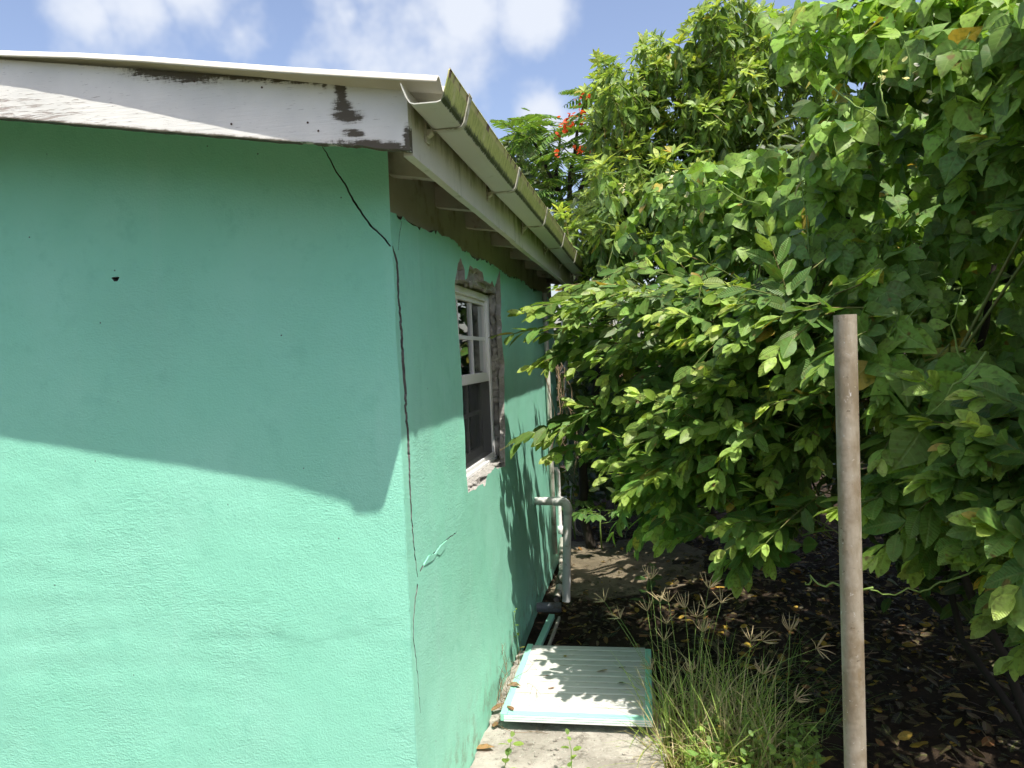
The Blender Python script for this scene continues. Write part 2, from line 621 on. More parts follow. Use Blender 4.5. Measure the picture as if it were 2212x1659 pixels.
def mat_post():
    t = NT('old_galvanised_pipe')
    x, y, z = t.xyz()
    c = t.mix(t.ramp(t.noise(1.0, 5, .65, stretch=(14, 14, 5)), .38, .66), (0.37, 0.325, 0.25), (0.23, 0.185, 0.12))
    c = t.mix(t.ramp(t.noise(1.0, 6, .7, stretch=(30, 30, 9)), .55, .7), c, (0.28, 0.22, 0.13))
    c = t.mix(t.ramp(t.noise(75, 4, .7), .62, .7), c, (0.52, 0.49, 0.43))
    c = t.mix(t.ramp(t.noise(1.0, 4, .7, stretch=(40, 40, 12)), .68, .74), c, (0.60, 0.58, 0.55))
    c = t.mix(t.ramp(t.noise(42, 5, .7), .62, .70), c, (0.11, 0.08, 0.05))
    c = t.mix(t.math('MULTIPLY', t.ramp(t.noise(7, 5, .7), .48, .66), .6), c, (0.20, 0.145, 0.08))
    t.bsdf(c, .62, t.bump(t.math('ADD', t.noise(85, 4, .7), t.math('MULTIPLY', t.noise(18, 2), 1.2)), .35, .004), .45, .25)
    return t.m


def mat_panel():
    t = NT('white_door_skin')
    x, y, z = t.xyz()
    c = t.mix(t.noise(6, 4), (0.60, 0.60, 0.565), (0.52, 0.52, 0.485))
    d = t.ramp(t.noise(9, 7, .75), .56, .72)
    c = t.mix(t.math('MULTIPLY', d, .45), c, (0.45, 0.38, 0.26))
    c = t.mix(t.math('MULTIPLY', t.ramp(t.noise(1.0, 5, .7, stretch=(10, 60, 10)), .6, .7), .35), c, (0.42, 0.42, 0.38))
    c = t.mix(t.ramp(t.noise(120, 3, .7), .7, .76), c, (0.25, 0.15, 0.10))
    t.bsdf(c, .5, None, .4)
    return t.m


M_WALL = mat_wall()
M_CEM = mat_cement()
M_CRACK = mat_cement('broken_mortar', (0.20, 0.195, 0.185), (0.09, 0.087, 0.08))
M_RAKE = mat_rake()
M_FASCIA = mat_fascia()
M_GUTTER = mat_gutter()
M_ROOF = simple('cream_roof_sheet', (0.70, 0.67, 0.58), .6, .15, 6, .1, .3, (0.40, 0.36, 0.27), 5, .55, .75)
M_BEAM = simple('dusty_beam', (0.46, 0.43, 0.36), .85, .3, 14, .3, .15, (0.16, 0.13, 0.09), 9, .5, .7)
M_PLATE = simple('brown_wall_plate', (0.40, 0.375, 0.32), .9, .3, 8, .3, .15, (0.19, 0.165, 0.13), 7, .5, .7)
M_STRAP = simple('pvc_bracket', (0.62, 0.60, 0.50), .5, .3, 40, .1, .35, (0.22, 0.20, 0.11), 25, .5, .65)
M_FRAME = simple('white_vinyl', (0.86, 0.86, 0.85), .35, .05, 10, .05, .45, (0.62, 0.62, 0.58), 9, .6, .75)
M_ROOM = simple('dark_interior', (0.05, 0.05, 0.05), .9, .3, 5, .1)  # near-black colour stands in for the shade of an unlit room
M_GLASS = mat_glass()
M_SCREEN = mat_screen()
M_SLAB = mat_concrete('pale_slab_concrete')
M_SLAB2 = mat_concrete('mossy_slab_concrete', (0.22, 0.18, 0.12), (0.07, 0.058, 0.04))
M_SOIL = mat_soil()
M_PVC = simple('white_pvc_pipe', (0.84, 0.83, 0.80), .38, .1, 12, .06, .45, (0.48, 0.44, 0.37), 11, .52, .7)
M_PVC2 = simple('grimy_pvc_pipe', (0.60, 0.58, 0.50), .5, .25, 16, .1, .35, (0.22, 0.18, 0.12), 10, .48, .66)
M_GREYPIPE = simple('grey_pipe', (0.23, 0.24, 0.26), .5, .2, 16, .1, .3, (0.1, 0.09, 0.07), 10, .5, .7)
M_POST = mat_post()
M_PANEL = mat_panel()
M_TRIM = simple('mint_trim_paint', (0.33, 0.70, 0.55), .5, .12, 25, .1, .35, (0.28, 0.24, 0.17), 30, .64, .72)
M_BARK = simple('guava_bark', (0.13, 0.085, 0.05), .85, .4, 30, .5, .2, (0.22, 0.18, 0.13), 14, .5, .65)
M_DARKBARK = simple('dark_bark', (0.045, 0.038, 0.030), .9, .4, 24, .5, .15)
M_TWIG = simple('young_twig', (0.16, 0.20, 0.05), .7, .4, 30, .2, .3, (0.20, 0.11, 0.05), 9, .5, .7)
M_DRY = simple('dry_twig', (0.28, 0.20, 0.12), .9, .35, 40, .3, .15)
M_STEM = simple('green_stem', (0.20, 0.30, 0.07), .6, .3, 20, .1, .3)
M_STRAW = simple('straw', (0.46, 0.37, 0.21), .8, .3, 60, .1, .2)
M_IRON = simple('rusty_iron', (0.10, 0.06, 0.04), .8, .4, 60, .3, .2)
L_OBJ = leaf_mat('leaf', True)
L_VTX = leaf_mat('leaf_mass', False)
L_VINE_OBJ = leaf_mat('vine_leaf', True, .5, .28, 5.0, .25)
L_VINE_VTX = leaf_mat('vine_leaf_mass', False, .5, .28, 5.0, .25)
L_DRY_OBJ = leaf_mat('fallen_leaf', True, .6, .12, 9.0, .3, 1.0)
L_DRY_VTX = leaf_mat('fallen_leaf_mass', False, .6, .12, 9.0, .3, 1.0)


# ================================================================= the house
XW, YW = -0.73, 2.22                 # faces of the side wall and the gable wall
SLOPE = 0.1665
XF, YR = -0.555, 1.86                # outer faces of the fascia board and the gable (rake) board
YEND = 6.35
house = tag(empty('house', (XW, YW, 0)), 'mint green rendered house with low gable roof, cracked corner and white window', 'house')


def in_poly(pts, poly):
    pts = np.asarray(pts)
    x, y = pts[:, 0], pts[:, 1]
    r = np.zeros(len(pts), bool)
    n = len(poly)
    for i in range(n):
        x1, y1 = poly[i]
        x2, y2 = poly[(i + 1) % n]
        c = ((y1 > y) != (y2 > y)) & (x < (x2 - x1) * (y - y1) / (y2 - y1 + 1e-12) + x1)
        r ^= c
    return r


def seg_dist(P, a, b):
    a, b = np.asarray(a), np.asarray(b)
    ab = b - a
    t = np.clip(((P - a) @ ab) / (ab @ ab + 1e-12), 0, 1)
    return np.linalg.norm(P - (a + t[:, None] * ab), axis=1)


def sheet2d(outline, holes=(), lines=(), step=0.03):
    """triangulated flat sheet with an outline, holes and inner crease lines"""
    outline = [tuple(p) for p in outline]
    xs = [p[0] for p in outline]
    ys = [p[1] for p in outline]
    gx, gy = np.meshgrid(np.arange(min(xs), max(xs), step), np.arange(min(ys), max(ys), step))
    G = np.stack([gx.ravel(), gy.ravel()], 1) + rng.uniform(-.25, .25, (gx.size, 2)) * step
    G = G[in_poly(G, outline)]
    V, E = [], []
    keep = np.ones(len(G), bool)
    for loop, closed in [(outline, True)] + [(h, True) for h in holes] + [(l, False) for l in lines]:
        b = len(V)
        V += [tuple(p) for p in loop]
        n = len(loop)
        for i in range(n if closed else n - 1):
            E.append((b + i, b + (i + 1) % n))
            keep &= seg_dist(G, loop[i], loop[(i + 1) % n]) > step * .3
    for h in holes:
        keep &= ~in_poly(G, h)
    V += [tuple(p) for p in G[keep]]
    r = geometry.delaunay_2d_cdt([Vector(p) for p in V], E, [], 0, 1e-6)
    ov = np.array([(p.x, p.y) for p in r[0]])
    tr = np.array([tuple(f) for f in r[2] if len(f) == 3])
    cen = ov[tr].mean(1)
    ok = in_poly(cen, outline)
    for h in holes:
        ok &= ~in_poly(cen, h)
    return ov, tr[ok]


def densify(loop, step, closed=True):
    out = []
    n = len(loop)
    for i in range(n if closed else n - 1):
        a, b = np.asarray(loop[i]), np.asarray(loop[(i + 1) % n])
        k = max(1, int(np.linalg.norm(b - a) / step))
        out += [tuple(a + (b - a) * j / k) for j in range(k)]
    if not closed:
        out.append(tuple(loop[-1]))
    return out


def jag(loop, amp, seed):
    r = random.Random(seed)
    return [(x + r.uniform(-amp, amp), y + r.uniform(-amp, amp)) for x, y in loop]


def ribbon_poly(pts, widths, seed, amp=.0012):
    """closed outline of a crack of varying width along a 2-D polyline"""
    r = random.Random(seed)
    pts = [np.asarray(p, float) for p in pts]
    dense, ws = [], []
    for i in range(len(pts) - 1):
        k = max(2, int(np.linalg.norm(pts[i + 1] - pts[i]) / .011))
        for j in range(k):
            f = j / k
            dense.append(pts[i] * (1 - f) + pts[i + 1] * f + np.array([r.gauss(0, amp), r.gauss(0, amp)]))
            ws.append(widths[i] * (1 - f) + widths[i + 1] * f)
    dense.append(pts[-1])
    ws.append(widths[-1])
    L, R = [], []
    for i, p in enumerate(dense):
        t = dense[min(i + 1, len(dense) - 1)] - dense[max(i - 1, 0)]
        t /= np.linalg.norm(t)
        nrm = np.array([-t[1], t[0]])
        q = i * .011
        wl = ws[i] * (.12 + .95 * float(fbm(np.array([q * 22 + seed]), np.array([.3]), seed, 3)[0]))
        wr = ws[i] * (.12 + .95 * float(fbm(np.array([q * 22 + seed]), np.array([9.3]), seed + 4, 3)[0]))
        L.append(tuple(p + nrm * wl))
        R.append(tuple(p - nrm * wr))
    return L + R[::-1]


def render_coat(name, ov, tr, to3, hfun, loops, depth, mat, parent, cement=0):
    """wall coat: front sheet pushed out by hfun plus the cut sides of every hole"""
    h = hfun(ov[:, 0], ov[:, 1])
    V = [to3(u, v, d) for (u, v), d in zip(ov, h)]
    F = [tuple(t) for t in tr]
    p0 = np.array([np.subtract(V[F[0][1]], V[F[0][0]]), np.subtract(V[F[0][2]], V[F[0][0]])])
    want = np.subtract(to3(0, 0, 1), to3(0, 0, 0))
    if np.cross(p0[0], p0[1]) @ want < 0:
        F = [f[::-1] for f in F]
    mi = [0] * len(F)
    for li, loop in enumerate(loops):
        mi += [2 if li < cement else 1] * len(loop)
        loop = np.asarray(loop)
        hh = hfun(loop[:, 0], loop[:, 1])
        b = len(V)
        n = len(loop)
        V += [to3(u, v, d) for (u, v), d in zip(loop, hh)]
        V += [to3(u, v, -depth) for (u, v) in loop]
        F += [(b + i, b + (i + 1) % n, b + n + (i + 1) % n, b + n + i) for i in range(n)]
    me = bpy.data.meshes.new(name)
    me.from_pydata([tuple(map(float, v)) for v in V], [], F)
    sm = np.zeros(len(me.polygons), bool)
    sm[:len(tr)] = True
    me.polygons.foreach_set('use_smooth', sm)
    me.materials.append(mat)
    me.materials.append(M_CRACK)
    me.materials.append(M_CEM)
    me.polygons.foreach_set('material_index', np.array(mi, dtype=np.int32))
    me.update()
    return link(name, me, mat, parent)


# ---- gable wall: crack running down to the corner, a small broken hole, the lip of the upper plaster coat
def fw(px, py):
    p = on(px, py, 1, YW)
    return (p[0], p[2])


def sw(px, py):
    p = on(px, py, 0, XW)
    return (p[1], p[2])


crackF = ribbon_poly([fw(690, 304), fw(704, 330), fw(722, 362), fw(745, 397), fw(772, 448), fw(795, 478), fw(818, 502), fw(832, 516), (XW - .004, fw(846, 532)[1])],
                     [.001, .002, .003, .004, .005, .0055, .006, .006, .003], 3)
z_c = fw(846, 532)[1]
hole = [(fw(250, 603)[0] + .012 * math.cos(a) * (1 + .4 * math.sin(3 * a)), fw(250, 603)[1] + .010 * math.sin(a) * (1 + .3 * math.cos(2 * a))) for a in np.linspace(0, 2 * math.pi, 12)[:-1]]
lap_c = [(-2.8, .64), (-2.17, .700), (-1.95, .695), (-1.75, .715), (-1.6, .742), (-1.46, .737), (-1.3, .752), (-1.17, .760), (-1.1, .742), (-0.98, .752), (-0.9, .768), (-0.83, .805), (-0.76, .80)]
lap = densify(lap_c, .02, False)
lap = [(x, z + .006 * math.sin(31 * x) + random.uniform(-.003, .003)) for x, z in lap]
lap2 = [(x, z - .004) for x, z in lap]
z_top = lambda x: 2.33 + SLOPE * (XF - x)
outF = densify([(-3.2, -.1), (XW, -.1), (XW, z_top(XW)), (-3.2, z_top(-3.2))], .03)
# the arris of the corner wanders a little
arris = lambda z: .004 * (fbm(z * 6, z * 0 + 3.1, 5) - .5) * 2 + .003 * (fbm(z * 40, z * 0 + 1.7, 9) - .5)
ovF, trF = sheet2d(outF, [crackF, hole], [lap, lap2], .03)
lx = np.array([p[0] for p in lap_c])
lz = np.array([p[1] for p in lap_c])


def hF(x, z):
    x, z = np.asarray(x), np.asarray(z)
    d = z - (np.interp(x, [p[0] for p in lap], [p[1] for p in lap]) - .002)
    up = .0005 * np.clip((x + 1.9) / .7, .0, 1) * (.55 + .9 * fbm(x * 3, z * 0, 8))
    step = np.where(d > 0, up * np.exp(-np.clip(d, 0, 9) / .35), 0)
    lump = .009 * (fbm(x * 1.6, z * 1.6, 3, 2) - .5) + .004 * (fbm(x * 9, z * 9, 21) - .5)
    sw_ = .0012 * np.sin((z * 60 + 10 * fbm(x * 2.5, z * 2.5, 44, 2))) * np.clip(fbm(x * 2, z * 2, 61, 2) * 2 - .8, 0, 1) * (z > .55) * (z < 1.35)
    fade = np.clip((XW - x) / .12, 0, 1)
    return (lump + sw_) * fade + step * np.clip((XW - x) / .03, 0, 1)


def f3(x, z, h):
    a = arris(np.array([z]))[0] if x > XW - .06 else 0
    return (x + a * max(0, 1 - (XW - x) / .06), YW - h, z)


front = render_coat('gable_wall', ovF, trF, f3, hF, [crackF, hole], .03, M_WALL, house)

# ---- side wall: crack, chopped opening round the window, ragged top where the render stops
cr3 = lambda cx, cy: sw((1750 + cx * .6024) / 1.8228, (1000 + cy * .6024) / 1.8228)
opening = [cr3(*p) for p in [(65, 205), (70, 160), (80, 100), (85, 60), (105, 25), (116, 62), (130, 100), (132, 165), (145, 165), (155, 118), (165, 75), (190, 95), (205, 88), (215, 98), (228, 108),
           (245, 120), (252, 150), (255, 175), (275, 182), (290, 190), (300, 200), (312, 172), (318, 195), (328, 218), (340, 190), (350, 150), (365, 105), (368, 180), (372, 240), (376, 330), (373, 400), (380, 470),
           (378, 540), (386, 640), (395, 720), (392, 800), (396, 900), (394, 1020), (400, 1150), (397, 1270), (400, 1390), (375, 1392), (350, 1402), (335, 1395), (310, 1425), (290, 1440), (280, 1460), (272, 1510),
           (262, 1522), (250, 1500), (225, 1512), (200, 1540), (172, 1546), (150, 1562), (140, 1470), (135, 1380), (131, 1260), (130, 1150), (123, 1050), (120, 950), (112, 820), (105, 700), (95, 600), (85, 500), (76, 400), (70, 300)]]
opening = jag(densify(opening, .02), .0025, 5)
crackS = ribbon_poly([(YW + .004, z_c), sw(852, 550), sw(858, 567), sw(861, 640), sw(867, 715), sw(870, 790), sw(876, 880), sw(883, 985), sw(886, 1060), sw(890, 1130), sw(896, 1190), sw(903, 1247)],
                     [.004, .011, .015, .018, .019, .018, .017, .015, .012, .010, .008, .004], 4, .003)
thin1 = ribbon_poly([sw(908, 1236), sw(918, 1214), sw(930, 1204), sw(944, 1190), sw(958, 1173), sw(985, 1150)], [.004, .007, .007, .006, .005, .002], 8, .0015)
thin2 = ribbon_poly([sw(903, 1262), sw(897, 1300), sw(894, 1345), sw(893, 1380), sw(900, 1430), sw(905, 1480), sw(909, 1540)], [.009, .009, .008, .007, .004, .003, .002], 9, .002)
thin3 = ribbon_poly([sw(1109, 1365), sw(1106, 1392), sw(1104, 1418)], [.004, .014, .004], 10, .0012)
thin4 = ribbon_poly([sw(869, 478), sw(864, 505), sw(861, 540)], [.0025, .002, .0015], 12, .0012)
flap = densify([sw(916, 1218), sw(926, 1200), sw(940, 1196), sw(952, 1178), sw(966, 1166), sw(962, 1184), sw(950, 1200), sw(944, 1196), sw(934, 1211), sw(916, 1222)], .012)
topS = []
r_ = random.Random(3)
y = YW
while y < YEND:
    topS.append((y, 2.052 + .010 * math.sin(y * 7) + r_.uniform(-.011, .010) + .012 * (fbm(y * 4, 0, 3) - .5)))
    y += r_.uniform(.012, .04)
topS.append((YEND, 2.05))
outS = densify([(YW, -.1), (YEND, -.1)], .04, False)[:-1] + [(YEND, -.1)] + topS[::-1]
outS = outS + [(YW, z) for z in np.arange(2.02, -.08, -.03)]
ovS, trS = sheet2d(outS, [opening, crackS, thin1, thin2, thin3, thin4], [], .03)


def hS(y, z):
    y, z = np.asarray(y), np.asarray(z)
    lump = .014 * (fbm(y * 2.0, z * 2.0, 13) - .5) + .004 * (fbm(y * 8, z * 8, 31) - .5)
    # the lower coat stands a touch proud below a diagonal lap
    d = z - (0.86 + .28 * (y - 3.0))
    stp = .004 * (d < 0)
    return (lump + stp * 0) * np.clip((y - YW) / .12, 0, 1)


side = render_coat('side_wall', ovS, trS, lambda u, v, h: (XW + h + (arris(np.array([v]))[0] if u < YW + .001 else 0), u, v), hS, [opening, crackS, thin1, thin2, thin3, thin4] + [topS], .03, M_WALL, house, 1)
# a lifted tongue of render beside the crack
b = MB()
n_ = len(flap)
cy_, cz_ = np.mean([p[0] for p in flap]), np.mean([p[1] for p in flap])
top_ = [(XW + .0028 + hS(np.array([u]), np.array([v]))[0], cy_ + (u - cy_) * .985, cz_ + (v - cz_) * .985) for u, v in flap]
bot_ = [(XW - .004, u, v) for u, v in flap]
b.poly(top_ + bot_, [tuple(range(n_))] + [(i, n_ + i, n_ + (i + 1) % n_, (i + 1) % n_) for i in range(n_)])
bm_ = bmesh.new()
me_ = bpy.data.meshes.new('render_flap')
me_.from_pydata(b.v, [], b.f)
bm_.from_mesh(me_)
bmesh.ops.recalc_face_normals(bm_, faces=bm_.faces)
bmesh.ops.triangulate(bm_, faces=[f for f in bm_.faces if len(f.verts) > 4])
bm_.to_mesh(me_)
bm_.free()
tag(link('render_flap', me_, M_WALL, house), 'lifted flake of green render beside the crack')

# ---- masonry behind the render: block core with the square window opening
b = MB()
WY0, WY1, WZ0, WZ1 = 3.0, 4.015, 1.055, 1.935
XC = XW - .0285
b.box(-.93, XC, YW + .0285, WY0, -.1, 2.045)
b.box(-.93, XC, WY1, YEND, -.1, 2.045)
b.box(-.93, XC, WY0, WY1, -.1, WZ0)
b.box(-.93, XC, WY0, WY1, WZ1, 2.045)
b.build('block_core', M_CEM, house)
b = MB()
b.poly([(-5.7, YW + .029, -.1), (-.95, YW + .029, -.1), (-.95, YW + .029, 2.3), (-3.2, YW + .029, 2.7), (-5.7, YW + .029, 2.3)], [(0, 1, 2, 3, 4)])
b.poly([(-5.7, YW + .029, -.1), (-3.195, YW - .0, -.1), (-3.195, YW, 2.72), (-5.7, YW, 2.33)], [(0, 1, 2, 3)])
b.box(-5.72, -5.6, YW + .03, YEND, -.1, 2.3)
b.poly([(-5.7, YEND, -.1), (-.74, YEND, -.1), (-.74, YEND, 2.3), (-3.2, YEND, 2.7), (-5.7, YEND, 2.3)], [(4, 3, 2, 1, 0)])
b.build('far_walls', M_WALL, house)
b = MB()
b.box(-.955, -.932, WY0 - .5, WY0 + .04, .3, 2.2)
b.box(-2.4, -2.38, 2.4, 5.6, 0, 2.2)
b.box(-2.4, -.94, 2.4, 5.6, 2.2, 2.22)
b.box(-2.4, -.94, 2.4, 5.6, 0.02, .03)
b.build('dark_room_box', M_ROOM, house)  # box behind the glass, its dark colour painting the unlit room
# loose cement daubs left on the chopped edges
b = MB()
rr = random.Random(77)


def cement_lump(bb, c, s):
    bm = bmesh.new()
    bmesh.ops.create_icosphere(bm, subdivisions=2, radius=1)
    vs = []
    for v in bm.verts:
        q = v.co.copy()
        k = 1 + .45 * (fbm(q.x * 2 + c[1] * 40, q.y * 2 + q.z * 3 + c[2] * 30, 4) - .5) * 2
        vs.append((c[0] + q.x * s[0] * k, c[1] + q.y * s[1] * k, c[2] + q.z * s[2] * k))
    bb.poly(vs, [tuple(v.index for v in f.verts) for f in bm.faces])
    bm.free()


for i in range(46):
    cement_lump(b, (XC - .028 + rr.uniform(-.01, .01), WY1 - .002 + rr.uniform(-.006, .004), WZ0 + (WZ1 - WZ0) * rr.random()), (rr.uniform(.012, .030), .006, rr.uniform(.012, .04)))
for i in range(40):
    cement_lump(b, (XC + rr.uniform(-.05, .004), WY0 + (WY1 - WY0) * rr.random(), WZ0 - .002), (rr.uniform(.012, .03), rr.uniform(.015, .05), .008))
for i in range(30):
    cement_lump(b, (XC + rr.uniform(-.02, .002), WY0 + .1 + (WY1 - WY0 - .1) * rr.random(), WZ1 + rr.uniform(-.006, .09)), (rr.uniform(.006, .02), rr.uniform(.015, .05), rr.uniform(.012, .03)))
tag(b.build('cement_patching', M_CEM, house, smooth=True), 'rough grey cement round the window', kind='stuff')

# ---- wall plate, rafters
b = MB()
b.box(-.80, XW - .012, YW + .031, YEND, 2.035, 2.34)
b.build('wall_plate', M_PLATE, house, bevel=.004)
roofz = lambda x: 2.272 + SLOPE * (XF - x)           # underside line of the sheeting
for yy in (2.28, 2.81, 3.30, 3.86, 4.42, 4.98, 5.54, 6.1):
    b = MB()
    x0, x1 = -1.4, XF - .026
    z0, z1 = roofz(x0) - .004, roofz(x1) - .004
    h_ = .135
    b.poly([(x0, yy - .025, z0 - h_), (x1, yy - .025, z1 - h_), (x1, yy + .025, z1 - h_), (x0, yy + .025, z0 - h_), (x0, yy - .025, z0), (x1, yy - .025, z1), (x1, yy + .025, z1), (x0, yy + .025, z0)],
           [(3, 2, 1, 0), (4, 5, 6, 7), (0, 1, 5, 4), (1, 2, 6, 5), (2, 3, 7, 6), (3, 0, 4, 7)])
    b.build('rafter', M_BEAM, house)

# ---- fascia (two lengths) and gable board
for y0, y1, dx, sag in ((YR + .03, 3.47, 0, 0), (3.474, 6.45, -.006, .012)):
    b = MB()
    N = 24
    pts = []
    for i in range(N + 1):
        y = y0 + (y1 - y0) * i / N
        zb = 2.114 + .004 * (fbm(y * 3, 2, 6) - .5) + sag * (y - 3.47) / 3
        for (x, z) in ((XF - .025 + dx, zb), (XF + dx, zb), (XF + dx, 2.272), (XF - .025 + dx, 2.272)):
            pts.append((x, y, z))
    F = [(i * 4 + j, i * 4 + (j + 1) % 4, i * 4 + 4 + (j + 1) % 4, i * 4 + 4 + j) for i in range(N) for j in range(4)] + [(3, 2, 1, 0), tuple(4 * N + j for j in range(4))]
    b.poly(pts, F)
    b.build('fascia_board', M_FASCIA, house)
b = MB()
N = 340
pts = []
rr = random.Random(9)
for i in range(N + 1):
    x = -3.2 + (3.2 + XF) * i / N
    zb = 2.114 + SLOPE * (XF - x)
    rot = .004 * fbm(x * 30, 1, 3) + .006 * max(0, fbm(x * 9, 2, 4) - .5) + (.007 * fbm(x * 55, 3, 8) if x > -.85 else 0)
    zt = zb + .160
    yb = YR + .002 * (fbm(x * 14, 4, 6) - .5)
    for (y, z) in ((YR + .027, zb + rot), (yb, zb + rot), (yb, zb + .012), (yb, zb + .1), (yb, zt), (YR + .027, zt)):
        pts.append((x, y, z))
K = 6
F = [(i * K + j, i * K + (j + 1) % K, i * K + K + (j + 1) % K, i * K + K + j) for i in range(N) for j in range(K)] + [tuple(range(K))[::-1], tuple(K * N + j for j in range(K))]
b.poly(pts, [f[::-1] for f in F])
rake = b.build('gable_board', M_RAKE, house)
b = MB()
b.poly([(-3.2, YR, 2.56), (-5.85, YR, 2.114), (-5.85, YR, 2.30), (-3.2, YR, 2.75)], [(0, 1, 2, 3)])
b.build('gable_board', M_FASCIA, house)
for (px, py) in ((500, 268), (665, 265), (688, 283), (868, 190), (420, 176), (566, 189)):
    p = on(px, py, 1, YR)
    b = MB()
    b.tube([(p[0], YR - .0015, p[2]), (p[0], YR + .002, p[2])], .0028, 8)
    b.build('nail_head', M_IRON, rake)

# ---- corrugated roof sheeting, laid a little askew so that it overhangs more towards the eave
PER, AMP = .076, .0125


def roof_sheet(x_hi, x_lo, sgn):
    cols = 14
    rows = int((YEND + .12 - 1.7) / PER * 10)
    V, F = [], []
    for i in range(rows + 1):
        yy = i / rows * (YEND + .12 - 1.77)
        for j in range(cols + 1):
            x = x_hi + (x_lo - x_hi) * j / cols
            t = abs(x - x_hi) / abs(x_lo - x_hi)
            ov = np.interp(x, [-3.2, -2.2, -1.7, -1.1, -.46], [.016, .018, .024, .046, .067]) if sgn > 0 else .03
            y = YR - ov + yy * (1 + (ov - .06) / 5)
            lift = .010 * math.exp(-((x + 1.35) / .35) ** 2) * math.exp(-yy / .4) if sgn > 0 else 0
            z = roofz(x if sgn > 0 else -6.4 - x) + .0075 + AMP * math.cos(2 * math.pi * yy / PER - 2.3) + lift
            V.append((x, y, z))
    w = cols + 1
    for i in range(rows):
        for j in range(cols):
            F.append((i * w + j, i * w + j + 1, (i + 1) * w + j + 1, (i + 1) * w + j))
    if sgn > 0:
        F = [f for f in F]
    me = mesh_np('roof_sheet', V, F)
    o = link('roof_sheet', me, M_ROOF, house)
    m = o.modifiers.new('thick', 'SOLIDIFY')
    m.thickness = .005
    m.offset = 0
    return o


roof_sheet(-3.2, -.462, 1)
roof_sheet(-3.2, -5.9, -1)

# ---- gutter with its straps
prof = [(-.5525, 2.262), (-.549, 2.250), (-.541, 2.228), (-.533, 2.216), (-.522, 2.212), (-.468, 2.212), (-.457, 2.215), (-.450, 2.224), (-.443, 2.250), (-.437, 2.272), (-.4335, 2.288), (-.431, 2.291), (-.4325, 2.2945)]
gutter_y0, gutter_y1 = 1.808, 6.6
b = MB()
N = 60
for layer, off in ((0, 0.0), (1, .0028)):
    for i in range(N + 1):
        y = gutter_y0 + (gutter_y1 - gutter_y0) * i / N
        sag = -.006 * math.sin((y - 1.8) * 2.1) * .5 + .010 * max(0, (y - 3.4)) / 3
        for k, (x, z) in enumerate(prof):
            j0, j1 = prof[max(k - 1, 0)], prof[min(k + 1, len(prof) - 1)]
            tx, tz = j1[0] - j0[0], j1[1] - j0[1]
            l = math.hypot(tx, tz)
            cut = .010 * (k - 6) / 6 if i == 0 else 0
            b.v.append((x - tz / l * off, y + cut, z + tx / l * off + sag))
w = len(prof)
for i in range(N):
    for k in range(w - 1):
        b.f.append((i * w + k, (i + 1) * w + k, (i + 1) * w + k + 1, i * w + k + 1))
        o_ = (N + 1) * w
        b.f.append((o_ + i * w + k, o_ + i * w + k + 1, o_ + (i + 1) * w + k + 1, o_ + (i + 1) * w + k))
for k in range(w - 1):
    b.f.append((k, k + 1, (N + 1) * w + k + 1, (N + 1) * w + k))
for i in range(N):
    b.f.append((i * w + w - 1, (i + 1) * w + w - 1, (N + 1) * w + (i + 1) * w + w - 1, (N + 1) * w + i * w + w - 1))
gutter = tag(b.build('gutter', M_GUTTER, house), 'white plastic eaves gutter coated with green algae')
for yy in (2.02, 2.84, 3.68, 4.5, 5.3, 6.1):
    b = MB()
    sag = -.006 * math.sin((yy - 1.8) * 2.1) * .5 + .010 * max(0, (yy - 3.4)) / 3
    n = len(prof)
    ring = []
    for dy in (-.013, .013):
        for off in (-.0045, -.0015):
            for k, (x, z) in enumerate(prof):
                j0, j1 = prof[max(k - 1, 0)], prof[min(k + 1, n - 1)]
                tx, tz = j1[0] - j0[0], j1[1] - j0[1]
                l = math.hypot(tx, tz)
                ring.append((x - tz / l * off, yy + dy, z + tx / l * off + sag))
    F = []
    for k in range(n - 1):
        A, B_, C_, D_ = 0, n, 2 * n, 3 * n
        F += [(A + k, A + k + 1, C_ + k + 1, C_ + k), (B_ + k, D_ + k, D_ + k + 1, B_ + k + 1), (A + k, B_ + k, B_ + k + 1, A + k + 1), (C_ + k, C_ + k + 1, D_ + k + 1, D_ + k)]
    b.poly(ring, F)
    b.box(XF + .0005, XF + .006, yy - .018, yy + .018, 2.178, 2.24)                 # back plate screwed to the board
    b.poly([(XF + .006, yy - .013, 2.193), (-.535, yy - .013, 2.204 + sag), (-.535, yy + .013, 2.204 + sag), (XF + .006, yy + .013, 2.193), (XF + .006, yy - .013, 2.212), (-.535, yy - .013, 2.2125 + sag), (-.535, yy + .013, 2.2125 + sag), (XF + .006, yy + .013, 2.212)],
           [(3, 2, 1, 0), (4, 5, 6, 7), (0, 1, 5, 4), (1, 2, 6, 5), (2, 3, 7, 6), (3, 0, 4, 7)])
    b.build('bracket', M_STRAP, gutter)

# ---- window: single hung, gridded upper sash, screened lower sash
win = empty('window', (XW, WY0, WZ0))
win.parent = house
win.location = Vector((XW, WY0, WZ0)) - house.location
win['label'] = 'white gridded window set in roughly patched cement'
fx0, fx1 = -.885, -.800                   # depth of the frame
y0, y1, z0, z1 = WY0 + .012, WY1 - .012, WZ0 + .006, WZ1 - .012
b = MB()
t_ = .042
b.box(fx0, fx1, y0, y0 + t_, z0, z1)
b.box(fx0, fx1, y1 - t_, y1, z0, z1)
b.box(fx0 + .001, fx1 - .001, y0 + t_, y1 - t_, z1 - .034, z1)
b.box(fx0 + .001, fx1 - .001, y0 + t_, y1 - t_, z0, z0 + .036)
b.box(fx1 - .02, fx1 + .008, y0, y1, z0 - .004, z0 + .014)
b.build('frame', M_FRAME, win, bevel=.003)
sy0, sy1 = y0 + t_ + .001, y1 - t_ - .001
zm = 1.497
xs = fx1 - .014                           # face of the upper sash
b = MB()
s_ = .024
